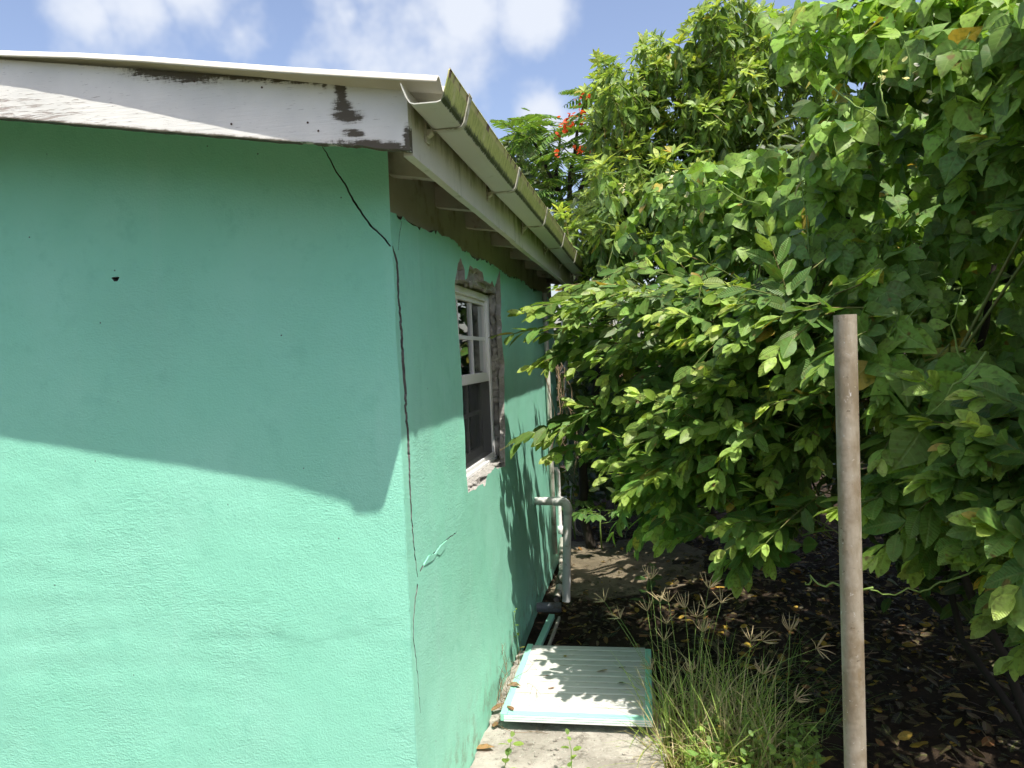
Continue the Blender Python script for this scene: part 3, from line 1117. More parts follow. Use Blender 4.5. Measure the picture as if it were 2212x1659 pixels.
b.box(xs - .03, xs, sy0, sy0 + s_, zm, z1 - .035)
b.box(xs - .03, xs, sy1 - s_, sy1, zm, z1 - .035)
b.box(xs - .029, xs - .001, sy0 + s_, sy1 - s_, z1 - .056, z1 - .035)
b.box(xs - .03, xs + .006, sy0, sy1, zm - .022, zm + .024)
b.build('upper_sash', M_FRAME, win, bevel=.002)
gy0, gy1, gz0, gz1 = sy0 + s_, sy1 - s_, zm + .024, z1 - .056
for k in (1, 2):
    yy = gy0 + (gy1 - gy0) * k / 3
    b = MB()
    b.box(xs - .022, xs - .003, yy - .009, yy + .009, gz0, gz1)
    b.build('muntin', M_FRAME, win)
b = MB()
b.box(xs - .0215, xs - .0035, gy0, gy1, (gz0 + gz1) / 2 - .009, (gz0 + gz1) / 2 + .009)
b.build('muntin', M_FRAME, win)
for k in range(3):
    for q in range(2):
        ya, yb = gy0 + (gy1 - gy0) * k / 3 + .0092, gy0 + (gy1 - gy0) * (k + 1) / 3 - .0092
        za, zb = gz0 + (gz1 - gz0) * q / 2 + .0092, gz0 + (gz1 - gz0) * (q + 1) / 2 - .0092
        b = MB()
        b.poly([(xs - .013, ya, za), (xs - .013, yb, za), (xs - .013, yb, zb), (xs - .013, ya, zb)], [(0, 1, 2, 3)])
        b.build('pane', M_GLASS, win)
xl = fx1 - .052                           # face of the lower sash, one step further in
b = MB()
b.box(xl - .026, xl, sy0, sy0 + .03, z0 + .036, zm - .022)
b.box(xl - .026, xl, sy1 - .03, sy1, z0 + .036, zm - .022)
b.box(xl - .025, xl - .001, sy0 + .03, sy1 - .03, z0 + .036, z0 + .075)
b.build('lower_sash', M_FRAME, win, bevel=.002)
for k in (1, 2):
    yy = sy0 + .03 + (sy1 - sy0 - .06) * k / 3
    b = MB()
    b.box(xl - .02, xl - .003, yy - .009, yy + .009, z0 + .075, zm - .022)
    b.build('muntin', M_FRAME, win)
b = MB()
zz = (z0 + .075 + zm) / 2
b.box(xl - .0195, xl - .0035, sy0 + .03, sy1 - .03, zz - .009, zz + .009)
b.build('muntin', M_FRAME, win)
b = MB()
b.poly([(xl - .012, sy0 + .03, z0 + .075), (xl - .012, sy1 - .03, z0 + .075), (xl - .012, sy1 - .03, zm - .02), (xl - .012, sy0 + .03, zm - .02)], [(0, 1, 2, 3)])
b.build('pane', M_GLASS, win)
b = MB()
b.box(fx1 - .012, fx1 - .009, sy0, sy1, z0 + .036, zm - .024)
b.build('insect_screen', M_SCREEN, win)


# ================================================================= ground, slabs
def ground_h(x, y):
    return .05 * (fbm(np.asarray(x) * .9, np.asarray(y) * .9, 2) - .5) + .02 * (fbm(np.asarray(x) * 5, np.asarray(y) * 5, 12) - .5)


def axis(fine0, fine1, step, far):
    a = list(np.arange(fine0, fine1, step))
    g, s = [], step
    v = fine1
    while v < far:
        g.append(v)
        s *= 1.5
        v += s
    g.append(far)
    h, s = [], step
    v = fine0 - step
    while v > -far:
        h.append(v)
        s *= 1.5
        v -= s
    h.append(-far)
    return np.array(h[::-1] + a + g)


gx, gy = axis(-1.2, 4.5, .06, 600), axis(0, 9, .06, 600)
X, Y = np.meshgrid(gx, gy)
Z = -.055 + ground_h(X, Y) * np.exp(-np.clip(np.hypot(X - 1, Y - 4) - 8, 0, 99) / 10)
nx, ny = len(gx), len(gy)
idx = np.arange(nx * ny).reshape(ny, nx)
F = np.stack([idx[:-1, :-1], idx[:-1, 1:], idx[1:, 1:], idx[1:, :-1]], -1).reshape(-1, 4)
tag(link('ground', mesh_np('ground', np.stack([X, Y, Z], -1).reshape(-1, 3), F), M_SOIL), kind='structure')
ZG = -.055


def gz(x, y):
    return float(ZG + ground_h(np.array([x]), np.array([y]))[0])


def slab(name, outline, ztop, thick, mat, seed, rough=.006):
    loop = jag(densify(outline, .04), .010, seed)
    ov, tr = sheet2d(loop, [], [], .04)
    z = ztop + rough * (fbm(ov[:, 0] * 5, ov[:, 1] * 5, seed) - .5) * 2
    V = [(x, y, zz) for (x, y), zz in zip(ov, z)]
    F = [tuple(t) for t in tr]
    a, b_, c = [np.array(V[i]) for i in F[0]]
    if np.cross(b_ - a, c - a)[2] < 0:
        F = [f[::-1] for f in F]
    b = len(V)
    n = len(loop)
    L = np.array(loop)
    zt = ztop + rough * (fbm(L[:, 0] * 5, L[:, 1] * 5, seed) - .5) * 2
    V += [(x, y, q) for (x, y), q in zip(loop, zt)] + [(x, y, ztop - thick) for x, y in loop]
    F += [(b + i, b + n + i, b + n + (i + 1) % n, b + (i + 1) % n) for i in range(n)]
    me = bpy.data.meshes.new(name)
    me.from_pydata([tuple(map(float, v)) for v in V], [], F)
    me.update()
    return tag(link(name, me, mat), kind='structure')


slab('path', [(XW + .002, 1.2), (-.02, 1.2), (.0, 2.6), (.03, 3.0), (.02, 3.2), (-.05, 4.05), (XW + .002, 4.05)], .002, .12, M_SLAB, 4)
slab('pavement', [(XW + .03, 5.15), (-.35, 5.05), (.05, 5.25), (.35, 5.5), (.42, 6.3), (.1, 6.75), (XW + .03, 6.6)], -.036, .12, M_SLAB2, 8, .016)

# ================================================================= hard things beside the house
# door leaf lying flat: mint frame, ribbed white infill
DX0, DX1, DY0, DY1, DZ = -.662, -.020, 3.165, 3.955, .075
door = tag(empty('door_panel', ((DX0 + DX1) / 2, (DY0 + DY1) / 2, .03)), 'discarded white ribbed door panel with mint edging lying flat beside the wall', 'door panel')
b = MB()
tr_ = .030
b.box(DX0, DX0 + tr_, DY0, DY1, DZ - .032, DZ + .003)
b.build('stile', M_TRIM, door, bevel=.003)
b = MB()
b.box(DX1 - tr_, DX1, DY0, DY1 - .03, DZ - .032, DZ + .002)
b.build('stile', M_TRIM, door, bevel=.003)
b = MB()
b.box(DX0 + tr_, DX1 - tr_, DY0, DY0 + .035, DZ - .031, DZ + .001)
b.build('rail', M_TRIM, door, bevel=.003)
for k in range(3):
    b = MB()
    b.box(DX0 + .016, DX1 - .004, DY0 - .004 + .001 * k, DY0, DZ - .030 + k * .0095, DZ - .024 + k * .0095)
    b.build('edge_bead', M_FRAME, door)
b = MB()
b.box(DX0 + tr_, DX1 - tr_, DY0 + .0355, DY1 - .004, DZ - .030, DZ - .0042)
b.build('backing_board', M_PVC2, door)
nslat = 12
for k in range(nslat):
    ya = DY0 + .035 + (DY1 - DY0 - .035) * k / nslat
    yb = DY0 + .035 + (DY1 - DY0 - .035) * (k + 1) / nslat
    b = MB()
    e = .0032
    xx0, xx1 = DX0 + tr_, DX1 - tr_
    w_ = .0012 * math.sin(k * 2.3)
    g_ = .0026
    b.poly([(xx0, ya + g_, DZ - .0215), (xx1, ya + g_, DZ - .0215), (xx1, yb - g_, DZ - .0215), (xx0, yb - g_, DZ - .0215), (xx0, ya + g_, DZ - .0045), (xx1, ya + g_, DZ - .0045), (xx1, ya + g_ + .008, DZ - .001 + w_), (xx0, ya + g_ + .008, DZ - .001 + w_), (xx0, yb - g_ - .006, DZ - .002 + w_), (xx1, yb - g_ - .006, DZ - .002 + w_), (xx1, yb - g_, DZ - .0045), (xx0, yb - g_, DZ - .0045)],
           [(3, 2, 1, 0), (4, 5, 6, 7), (7, 6, 9, 8), (8, 9, 10, 11), (0, 1, 5, 4), (11, 10, 2, 3), (1, 2, 10, 9, 6, 5), (0, 4, 7, 8, 11, 3)])
    b.build('slat', M_PANEL, door)
# two battens it lies on
for yy in (3.26, 3.8):
    b = MB()
    b.box(DX0 + .03, DX1 - .05, yy, yy + .045, .004, DZ - .034)
    tag(b.build('batten', M_DARKBARK), 'dark wooden batten under the %s end of the white door panel' % ('near' if yy < 3.5 else 'far'), 'batten', 'battens under the door panel')

# a mint painted strip of frame lying behind the door
p0, p1 = on(1163, 1392, 2, .03), on(1192, 1328, 2, .03)
d_ = (p1 - p0) / np.linalg.norm(p1 - p0)
n2 = np.array([d_[1], -d_[0], 0])
b = MB()
a0, a1 = p0 - d_ * .05, p1
for off, w_, zt, m_, nm in ((0, .034, .035, M_TRIM, 'face'),):
    q = [a0 - n2 * w_ / 2, a0 + n2 * w_ / 2, a1 + n2 * w_ / 2, a1 - n2 * w_ / 2]
    b.poly([(v[0], v[1], .008) for v in q] + [(v[0], v[1], zt) for v in q], [(3, 2, 1, 0), (4, 5, 6, 7), (0, 1, 5, 4), (1, 2, 6, 5), (2, 3, 7, 6), (3, 0, 4, 7)])
tag(b.build('frame_strip', M_TRIM, bevel=.002), 'narrow mint painted strip lying on the ground behind the white door panel', 'wood strip')
b = MB()
a0, a1 = p0 + n2 * .055 - d_ * .05, p1 + n2 * .045
q = [a0 - n2 * .007, a0 + n2 * .007, a1 + n2 * .007, a1 - n2 * .007]
b.poly([(v[0], v[1], .004) for v in q] + [(v[0], v[1], .022) for v in q], [(3, 2, 1, 0), (4, 5, 6, 7), (0, 1, 5, 4), (1, 2, 6, 5), (2, 3, 7, 6), (3, 0, 4, 7)])
tag(b.build('wood_lath', M_BEAM), 'thin weathered wooden lath beside the mint strip', 'wood strip')


def arc(c, r, a0, a1, ux, uy, n=7):
    c, ux, uy = map(np.asarray, (c, ux, uy))
    return [c + r * (math.cos(t) * ux + math.sin(t) * uy) for t in np.linspace(a0, a1, n)]


# waste pipe: out of the wall, elbow, down to just above the ground
PX, PY, PZ = -.520, 4.88, .655
pipe = tag(empty('waste_pipe', (PX, PY, 0)), 'thick white plastic waste pipe with elbow coming out of the green wall', 'pipe')
b = MB()
b.tube([(XW - .02, PY + .01, PZ), (PX - .055, PY, PZ)], .026, 20)
b.build('horizontal_pipe', M_PVC, pipe, smooth=True)
b = MB()
ctr = (PX - .05, PY, PZ - .05)
pa = [np.array((PX - .085, PY, PZ))] + arc(ctr, .05, math.pi / 2, 0, (1, 0, 0), (0, 0, 1)) + [np.array((PX, PY, PZ - .085))]
b.tube(pa, .030, 20)
b.build('elbow', M_PVC, pipe, smooth=True)
b = MB()
pth = [(PX, PY, PZ - .07), (PX - .016, PY, .33), (PX - .033, PY, .005)]
b.tube(pth, .0262, 20, cap=False)
b.tube(pth[::-1], .023, 20, cap=False)
b.build('downpipe', M_PVC, pipe, smooth=True)

# supply pipes up the wall
p_top = sw(1179, 560)
b = MB()
b.tube([(-.705, 5.62, .12), (-.706, 5.62, .7), (-.705, 5.625, 1.3), (-.706, 5.63, 2.05)], .0175, 12)
wp = tag(b.build('wall_pipe', M_PVC2, smooth=True), 'tall grimy white pipe running up the green wall to the eave', 'pipe')
b = MB()
b.tube([(XW - .01, 5.92, .705)] + arc((-.725, 5.92, .675), .03, math.pi / 2, 0, (1, 0, 0), (0, 0, 1)) + [(-.694, 5.92, .5), (-.693, 5.92, .24), (-.688, 5.9, .2)], .0155, 12)
b.tube([(-.694, 5.92, .26), (-.694, 5.92, .20)], .021, 12)
b.tube([(-.71, 5.92, .703), (-.700, 5.92, .700)], .02, 12)
tag(b.build('wall_pipe', M_PVC, smooth=True), 'short white pipe with small elbow low on the wall behind the waste pipe', 'pipe')
b = MB()
b.tube([(-.70, 6.05, .12), (-.66, 5.62, .05), (-.62, 5.3, .025)], .022, 12)
b.tube([(-.635, 5.42, .032), (-.625, 5.34, .028)], .028, 12)
tag(b.build('ground_pipe', M_PVC2, smooth=True), 'dirty pipe sloping to the ground along the wall base', 'pipe')
b = MB()
q0, q1, q2 = on(1222, 800, 1, 6.9), on(1232, 1000, 1, 6.9), on(1240, 1140, 1, 6.9)
b.tube([(-.71, 6.9, 2.1), q0, q1, q2, q2 + np.array([.03, 0, -.05]), q2 + np.array([.09, .02, -.08])], .018, 12)
tag(b.build('conduit_pipe', M_GREYPIPE if False else M_PVC2, smooth=True), 'thin pale standpipe at the far end of the house', 'pipe')
b = MB()
g0, g1 = on(1160, 1312, 2, .03), on(1212, 1312, 2, .03)
b.tube([g0, g1], .030, 14, cap=False)
b.tube([g1, g0], .027, 14, cap=False)
tag(b.build('loose_pipe', M_GREYPIPE, smooth=True), 'short grey pipe offcut lying on the ground below the waste pipe', 'pipe')
b = MB()
b.tube([on(1204, 1292, 2, .03) + np.array([0, -.02, .0]), on(1204, 1280, 2, .06) + np.array([0, .12, 0])], .024, 14, cap=False)
b.tube([on(1204, 1280, 2, .06) + np.array([0, .12, 0]), on(1204, 1292, 2, .03) + np.array([0, -.02, .0])], .021, 14, cap=False)
tag(b.build('pipe_stub', M_PVC2, smooth=True), 'open end of a pipe stub beside the foot of the waste pipe', 'pipe')

# steel post in the foreground
PTX, PTY, PTZ = .5115, 2.098, 1.668
b = MB()
b.tube([(PTX - .012, PTY - .02, -.3), (PTX - .006, PTY - .01, .7), (PTX, PTY, PTZ)], [.0272, .0275, .0280], 40, cap=False)
b.tube([(PTX, PTY, PTZ), (PTX - .006, PTY - .01, .7)], [.0242, .024], 40, cap=False)
n = 40
ring = []
for r in (.0280, .0242):
    # rim, cut slightly out of square
    for j in range(n):
        a = 2 * math.pi * j / n
        ring.append((PTX + r * math.cos(a), PTY + r * math.sin(a), PTZ + .0006))
b.poly(ring, [(j, (j + 1) % n, n + (j + 1) % n, n + j) for j in range(n)])
tag(b.build('steel_post', M_POST, smooth=True), 'weathered galvanised steel pipe post standing in the foreground', 'post')


# ================================================================= leaves
def leaf_shape(kind, seed):
    """unit leaf: length 1 along +Y, face up +Z; (verts, tris, uv)"""
    r = random.Random(seed)
    if kind == 'guava':
        prof_ = [(0, .02), (.16, .30), (.42, .46), (.70, .42), (.90, .20), (1, 0)]
        fold, droop, wav = .22, r.uniform(.06, .28), .02
    elif kind == 'vine':
        prof_ = [(0, .22), (.12, .66), (.32, .90), (.58, .74), (.83, .30), (1, 0)]
        fold, droop, wav = r.uniform(.05, .3), r.uniform(-.05, .5), .045
    elif kind == 'lance':
        prof_ = [(0, .03), (.22, .22), (.5, .33), (.75, .25), (.92, .09), (1, 0)]
        fold, droop, wav = .28, r.uniform(.15, .5), .02
    elif kind == 'round':
        prof_ = [(0, .25), (.15, .7), (.45, .95), (.75, .78), (.93, .38), (1, 0)]
        fold, droop, wav = .08, r.uniform(0, .15), .02
    elif kind == 'fallen':
        prof_ = [(0, .03), (.16, .30), (.42, .48), (.70, .42), (.90, .18), (1, 0)]
        fold, droop, wav = r.uniform(-.25, .5), r.uniform(-.45, .35), .05
    elif kind == 'pinna':
        prof_ = [(0, .1), (.3, .26), (.7, .24), (1, 0)]
        fold, droop, wav = .05, r.uniform(.1, .3), .0
    V, UV, T = [], [], []
    n = len(prof_)
    bend = r.uniform(-.06, .06)
    for i, (v, w) in enumerate(prof_):
        z = -droop * v * v
        x0 = bend * math.sin(v * math.pi)
        hw = w / 2
        zz = fold * hw
        j1, j2 = r.uniform(-wav, wav), r.uniform(-wav, wav)
        V += [(x0 - hw, v - (.05 if kind == 'vine' and i == 0 else 0), z + zz + j1), (x0, v, z), (x0 + hw, v - (.05 if kind == 'vine' and i == 0 else 0), z + zz + j2)]
        UV += [(.5 - hw, v), (.5, v), (.5 + hw, v)]
    for i in range(n - 1):
        a, b = i * 3, i * 3 + 3
        last = i == n - 2
        for k in (0, 1):
            if last:
                # both sides meet in the tip vertex
                T += [(a + k, a + k + 1, b + 1)]
            else:
                T += [(a + k, a + k + 1, b + k + 1), (a + k, b + k + 1, b + k)]
    # drop the two unused tip corners
    keep = [i for i in range(len(V)) if i not in ((n - 1) * 3, (n - 1) * 3 + 2)]
    mp = {o: k for k, o in enumerate(keep)}
    return (np.array([V[i] for i in keep]), np.array([[mp[i] for i in t] for t in T]), np.array([UV[i] for i in keep]))


KINDS = ('guava', 'vine', 'lance', 'round', 'fallen', 'pinna')
SHAPES = {k: [leaf_shape(k, 31 * i + 5) for i in range(5)] for k in KINDS}
LEAF_ME = {}


def leaf_mesh(kind, var, mat):
    key = (kind, var, mat.name)
    if key not in LEAF_ME:
        V, T, UV = SHAPES[kind][var]
        me = mesh_np(kind + '_leaf', V, T, True, UV)
        me.materials.append(mat)
        LEAF_ME[key] = me
    return LEAF_ME[key]


def unit(v):
    x, y, z = float(v[0]), float(v[1]), float(v[2])
    l = math.sqrt(x * x + y * y + z * z) + 1e-9
    return np.array((x / l, y / l, z / l))


NBUF = rng.normal(size=(262144, 3))
NI = [0]


def rnd3():
    NI[0] = (NI[0] + 1) & 262143
    return NBUF[NI[0]]


def lerp_col(a, b, t):
    return tuple(x + (y - x) * t for x, y in zip(a, b))


class Plant:
    def __init__(self, name, label, cat, base, om, vm, group=None):
        self.e = tag(empty(name, base), label, cat, group)
        self.base = np.asarray(base, float)
        self.om, self.vm = om, vm
        self.P, self.Yd, self.Zn, self.L, self.Wd, self.C, self.K, self.Vr = [], [], [], [], [], [], [], []
        self.wood, self.twig = MB(), MB()

    def leaf(self, p, d, nrm, length, col, kind, width=1.0):
        d = unit(d)
        if math.hypot(p[0] - .51, p[1] - 2.1) < .24 and p[2] < 2.0:
            return
        tip_x = p[0] + d[0] * length
        if min(p[0], tip_x) < -.722 and p[1] < 6.6 and p[2] < 2.2 and p[1] > 2:
            return
        dx, dy, dz_ = d
        nx_, ny_, nz_ = float(nrm[0]), float(nrm[1]), float(nrm[2])
        k = nx_ * dx + ny_ * dy + nz_ * dz_
        z = (nx_ - k * dx, ny_ - k * dy, nz_ - k * dz_)
        if z[0] ** 2 + z[1] ** 2 + z[2] ** 2 < 1e-6:
            z = np.cross(d, [1, .3, .2])
        self.P.append(p)
        self.Yd.append(d)
        self.Zn.append(unit(z))
        self.L.append(length)
        self.Wd.append(width * rng.uniform(.85, 1.12))
        k = rng.uniform(.70, 1.28)
        if kind in ('guava', 'vine', 'lance') and rng.random() < .018:
            col = lerp_col(col, (.50, .32, .06), rng.uniform(.4, .9))
        self.C.append((col[0] * k * rng.uniform(.92, 1.08), col[1] * k, col[2] * k * rng.uniform(.85, 1.15)))
        self.K.append(kind)
        self.Vr.append(int(rng.integers(0, 5)))

    def finish(self, n_single=300, crown_name='crown', leaf_name='leaf', wood_mat=None, twig_mat=None, min_px=8.0, trunk_name='trunk'):
        e = self.e
        if self.wood.v:
            self.wood.build(trunk_name, wood_mat or M_BARK, e, smooth=True)
        if self.twig.v:
            tw = self.twig.build('twigs', twig_mat or M_TWIG, e, smooth=True)
            tag(tw, kind='stuff')
        N = len(self.P)
        if N == 0:
            return
        P = np.array(self.P)
        Yd = np.array(self.Yd)
        Zn = np.array(self.Zn)
        Xd = np.cross(Yd, Zn)
        L = np.array(self.L)
        Wd = np.array(self.Wd)
        C = np.clip(np.array(self.C), 0, 1)
        mid = P + Yd * (L * .5)[:, None]
        D = mid - CAM
        dz = D @ FWD
        px = PW / 2 + PF * (D @ RGT) / np.maximum(dz, .01)
        py = PH / 2 - PF * (D @ UPV) / np.maximum(dz, .01)
        size = L * PF / np.maximum(dz, .1) * (1024 / PW)
        inside = (dz > .2) & (px > 5) & (px < PW - 5) & (py > 5) & (py < PH - 5)
        # a coarse depth screen: only leaves near the front of what this plant shows are picked out
        ZB = VIS
        ix = np.clip((px / 14).astype(int), 0, ZB.shape[1] - 1)
        iy = np.clip((py / 14).astype(int), 0, ZB.shape[0] - 1)
        front = np.zeros(N, bool)
        zmine = np.full(ZB.shape, 1e9)
        np.minimum.at(zmine, (iy[inside], ix[inside]), dz[inside])
        ref = np.minimum(ZB, zmine)
        front[inside] = dz[inside] < ref[iy[inside], ix[inside]] + .06
        np.minimum(ZB, zmine, out=ZB)
        facing = np.abs(np.einsum('ij,ij->i', Zn, D / np.linalg.norm(D, axis=1)[:, None]))
        score = size * (.35 + facing) * front
        order = np.argsort(-score)
        pick = [i for i in order[:n_single] if score[i] > 0 and size[i] >= min_px]
        single = np.zeros(N, bool)
        single[pick] = True
        for i in pick:
            o = bpy.data.objects.new(leaf_name, leaf_mesh(self.K[i], self.Vr[i], self.om))
            COL.objects.link(o)
            o.parent = e
            m = Matrix.Identity(4)
            for a in range(3):
                m[a][0], m[a][1], m[a][2], m[a][3] = Xd[i, a] * L[i] * Wd[i], Yd[i, a] * L[i], Zn[i, a] * L[i], P[i, a] - self.base[a]
            o.matrix_local = m
            o.color = (*C[i], 1)
        rest = np.where(~single)[0]
        if len(rest) == 0:
            return
        VV, TT, UU, CC = [], [], [], []
        nb = 0
        kk = np.array([KINDS.index(k) for k in self.K]) * 10 + np.array(self.Vr)
        for key in np.unique(kk[rest]):
            ii = rest[kk[rest] == key]
            V, T, UV = SHAPES[KINDS[key // 10]][key % 10]
            W = (P[ii][:, None, :] + (L[ii] * Wd[ii])[:, None, None] * V[None, :, 0:1] * Xd[ii][:, None, :] + L[ii][:, None, None] * V[None, :, 1:2] * Yd[ii][:, None, :] + L[ii][:, None, None] * V[None, :, 2:3] * Zn[ii][:, None, :])
            nv = len(V)
            VV.append(W.reshape(-1, 3))
            TT.append((T[None] + (nb + np.arange(len(ii)) * nv)[:, None, None]).reshape(-1, 3))
            UU.append(np.tile(UV, (len(ii), 1)))
            CC.append(np.repeat(C[ii], nv, 0))
            nb += nv * len(ii)
        me = mesh_np(crown_name, np.concatenate(VV), np.concatenate(TT), True, np.concatenate(UU), np.concatenate(CC))
        tag(link(crown_name, me, self.vm, e), kind='stuff')


VIS = np.full((int(PH / 14) + 1, int(PW / 14) + 1), 1e9)


def poly_sample(poly, n):
    poly = [tuple(p) for p in poly]
    lo, hi = np.min(poly, 0), np.max(poly, 0)
    out = []
    while len(out) < n:
        q = rng.uniform(lo, hi, (n * 2, 2))
        out += list(q[in_poly(q, poly)])
    return out[:n]


UPZ = np.array([0, 0, 1.0])


def lobe(px, py, scale, seed):
    return float(fbm(np.array([px / scale]), np.array([py / scale]), seed, 3)[0]) - .5


OUTW = unit([-.72, -.70, 0])            # the open side of the hedge, towards the path and the viewer

G_OLD, G_MID, G_YNG = (.075, .165, .036), (.175, .310, .054), (.42, .54, .10)


def guava_sprig(pl, base, d, n=5, length=.24, lf=.095, bright=1.0, sag=.25):
    """twig with opposite pairs of ribbed leaves, oldest at the base, pale young pair at the tip"""
    d = unit(d)
    pts = [np.asarray(base, float)]
    dd = d.copy()
    steps = n
    for i in range(steps):
        dd = unit(dd + np.array([0, 0, -sag / steps]) + .05 * rnd3())
        pts.append(pts[-1] + dd * length / steps)
    pl.twig.tube(pts, list(np.linspace(.0032, .0014, len(pts))), 4, cap=False)
    side = unit(np.cross(dd, UPZ) + .2 * rnd3())
    nrm0 = unit(unit(UPZ * .5 + SUN * .7 + OUTW * .75) + .36 * rnd3())
    for i in range(1, steps + 1):
        t = unit(pts[i] - pts[i - 1])
        f = i / steps
        sd = unit(side - (side @ t) * t)
        roll = .35 * ((i % 2) * 2 - 1)
        sd = unit(sd * math.cos(roll) + np.cross(t, sd) * math.sin(roll))
        for s in (-1, 1):
            if rng.random() < .06:
                continue
            ld = unit(sd * s * (1.0 - .45 * f) + t * (.45 + .75 * f) - UPZ * (.08 + .16 * rng.random()) + .11 * rnd3())
            ln = lf * (1.08 - .45 * f ** 2.5) * rng.uniform(.8, 1.12)
            c = lerp_col(G_OLD, G_MID, min(1, f * 1.1) * rng.random())
            if i >= steps - 1:
                c = lerp_col(G_MID, G_YNG, bright * rng.uniform(.25, 1.0) * (1 if i == steps else .55))
            pl.leaf(pts[i] + ld * .006, ld, nrm0 + .20 * rnd3(), ln, c, 'guava')
    for s in (-1, 1):
        ld = unit(dd + side * s * .35 - UPZ * .05 + .1 * rnd3())
        pl.leaf(pts[-1], ld, nrm0 + .3 * rnd3(), lf * rng.uniform(.45, .7), lerp_col(G_MID, G_YNG, bright), 'guava', .9)


def limb(mb, a, b, r0, r1, wob=.08, n=7, sides=7, sag=0.0):
    a, b = np.asarray(a, float), np.asarray(b, float)
    pts = []
    k = np.linalg.norm(b - a)
    off = rnd3() * wob * k
    for i in range(n + 1):
        f = i / n
        pts.append(a + (b - a) * f + off * math.sin(f * math.pi) + UPZ * sag * k * math.sin(f * math.pi) + (rnd3() * .012 * k if 0 < i < n else 0))
    mb.tube(pts, list(np.linspace(r0, r1, n + 1)), sides, cap=False)
    return pts


def nearest(pts, q):
    A = np.array(pts)
    return A[np.argmin(np.linalg.norm(A - q, axis=1))]


# ---------------------------------------------------------------- guava tree in the middle, its boughs reaching the window
gb = on(1590, 1205, 2, ZG)
guava = Plant('guava_tree', 'guava tree with ribbed leaves reaching from the middle towards the window', 'tree', (gb[0], gb[1], gz(gb[0], gb[1])), L_OBJ, L_VTX)
trunk_top = np.array([gb[0] - .05, gb[1] - .25, .95])
tp = limb(guava.wood, (gb[0], gb[1], gz(gb[0], gb[1]) - .05), trunk_top, .055, .042, .03, 6, 10)
hubs = []
for (px, py, c) in ((1290, 690, 4.1), (1380, 800, 4.2), (1330, 900, 4.1), (1450, 640, 4.4), (1480, 780, 4.3), (1560, 700, 4.4), (1520, 930, 4.3), (1450, 1030, 4.3), (1640, 660, 4.5), (1680, 800, 4.3), (1700, 930, 4.3), (1600, 1060, 4.4), (1740, 1010, 4.3)):
    h = at_c(px, py, c)
    pts = limb(guava.wood, nearest(tp[3:], h), h, .022, .007, .10, 8, 6, .05)
    hubs += pts[3:]
GP = [(1245, 610), (1300, 556), (1420, 590), (1560, 585), (1690, 610), (1800, 650), (1820, 760), (1790, 900), (1800, 1040), (1740, 1110), (1650, 1160), (1560, 1150), (1420, 1120), (1370, 1060), (1310, 985), (1235, 960), (1260, 880), (1215, 800), (1180, 745), (1205, 690)]
for (px, py) in poly_sample(GP, 520):
    lb = lobe(px, py, 130, 71)
    if lb < -.07 and rng.random() < .75:
        continue
    c = 3.44 - 1.3 * min(lb, .16) + 1.1 * rng.random() ** 1.3 + .25 * max(0, (1400 - px) / 160)*.5
    if (px < 1350 and py > 800 and rng.random() < .55) or (px < 1345 and py > 660 and c > 3.8 and rng.random() < .8):
        continue
    p = at_c(px, py, c)
    d = OUTW * 1.0 + np.array([-.35, 0, 0]) + UPZ * rng.uniform(-.35, .35) + .55 * rnd3()
    b0 = p - unit(d) * .20
    h = nearest(hubs, b0)
    guava.twig.tube([h, (h + b0) / 2 + .03 * rnd3() - UPZ * .02, b0], [.004, .0035, .003], 4, cap=False)
    guava_sprig(guava, b0, d, int(rng.integers(5, 9)), rng.uniform(.28, .44), rng.uniform(.092, .125), rng.random() ** .6)
# the reaching boughs that frame the window and hang over the litter: (base, tip, depth measure)
for (bx, by, tx, ty, c0, c1, n, lf) in ((1330, 705, 1080, 755, 3.75, 2.86, 10, .10), (1300, 690, 1130, 695, 3.8, 3.12, 7, .10), (1270, 660, 1150, 650, 3.8, 3.2, 6, .095), (1290, 740, 1160, 770, 3.75, 3.15, 6, .10), (1370, 650, 1215, 625, 4.0, 3.75, 6, .095), (1345, 870, 1108, 995, 3.75, 2.98, 10, .10), (1330, 880, 1185, 925, 3.8, 3.25, 7, .10), (1310, 940, 1200, 1000, 3.75, 3.3, 6, .09),
                                        (1420, 1040, 1372, 1150, 3.9, 3.62, 6, .10), (1500, 1080, 1440, 1160, 3.9, 3.70, 5, .10), (1690, 1090, 1585, 1225, 3.95, 3.72, 7, .12), (1700, 1060, 1650, 1190, 4.0, 3.8, 6, .12), (1470, 740, 1494, 850, 3.75, 3.5, 6, .09),
                                        (1560, 640, 1480, 610, 3.9, 3.7, 6, .1), (1650, 700, 1560, 720, 3.7, 3.5, 6, .1), (1600, 1000, 1545, 1045, 3.7, 3.5, 6, .1), (1700, 760, 1660, 830, 3.7, 3.5, 6, .1), (1390, 760, 1330, 810, 3.75, 3.55, 6, .1)):
    a, b_ = at_c(bx, by, c0), at_c(tx, ty, c1)
    h = nearest(hubs, a)
    guava.twig.tube([h, a], [.006, .0045], 5, cap=False)
    L_ = np.linalg.norm(b_ - a)
    guava_sprig(guava, a, b_ - a + UPZ * .12 * L_, n, L_ * 1.06, lf * 1.35, 1.0, .25)
guava.finish(300, wood_mat=M_BARK)

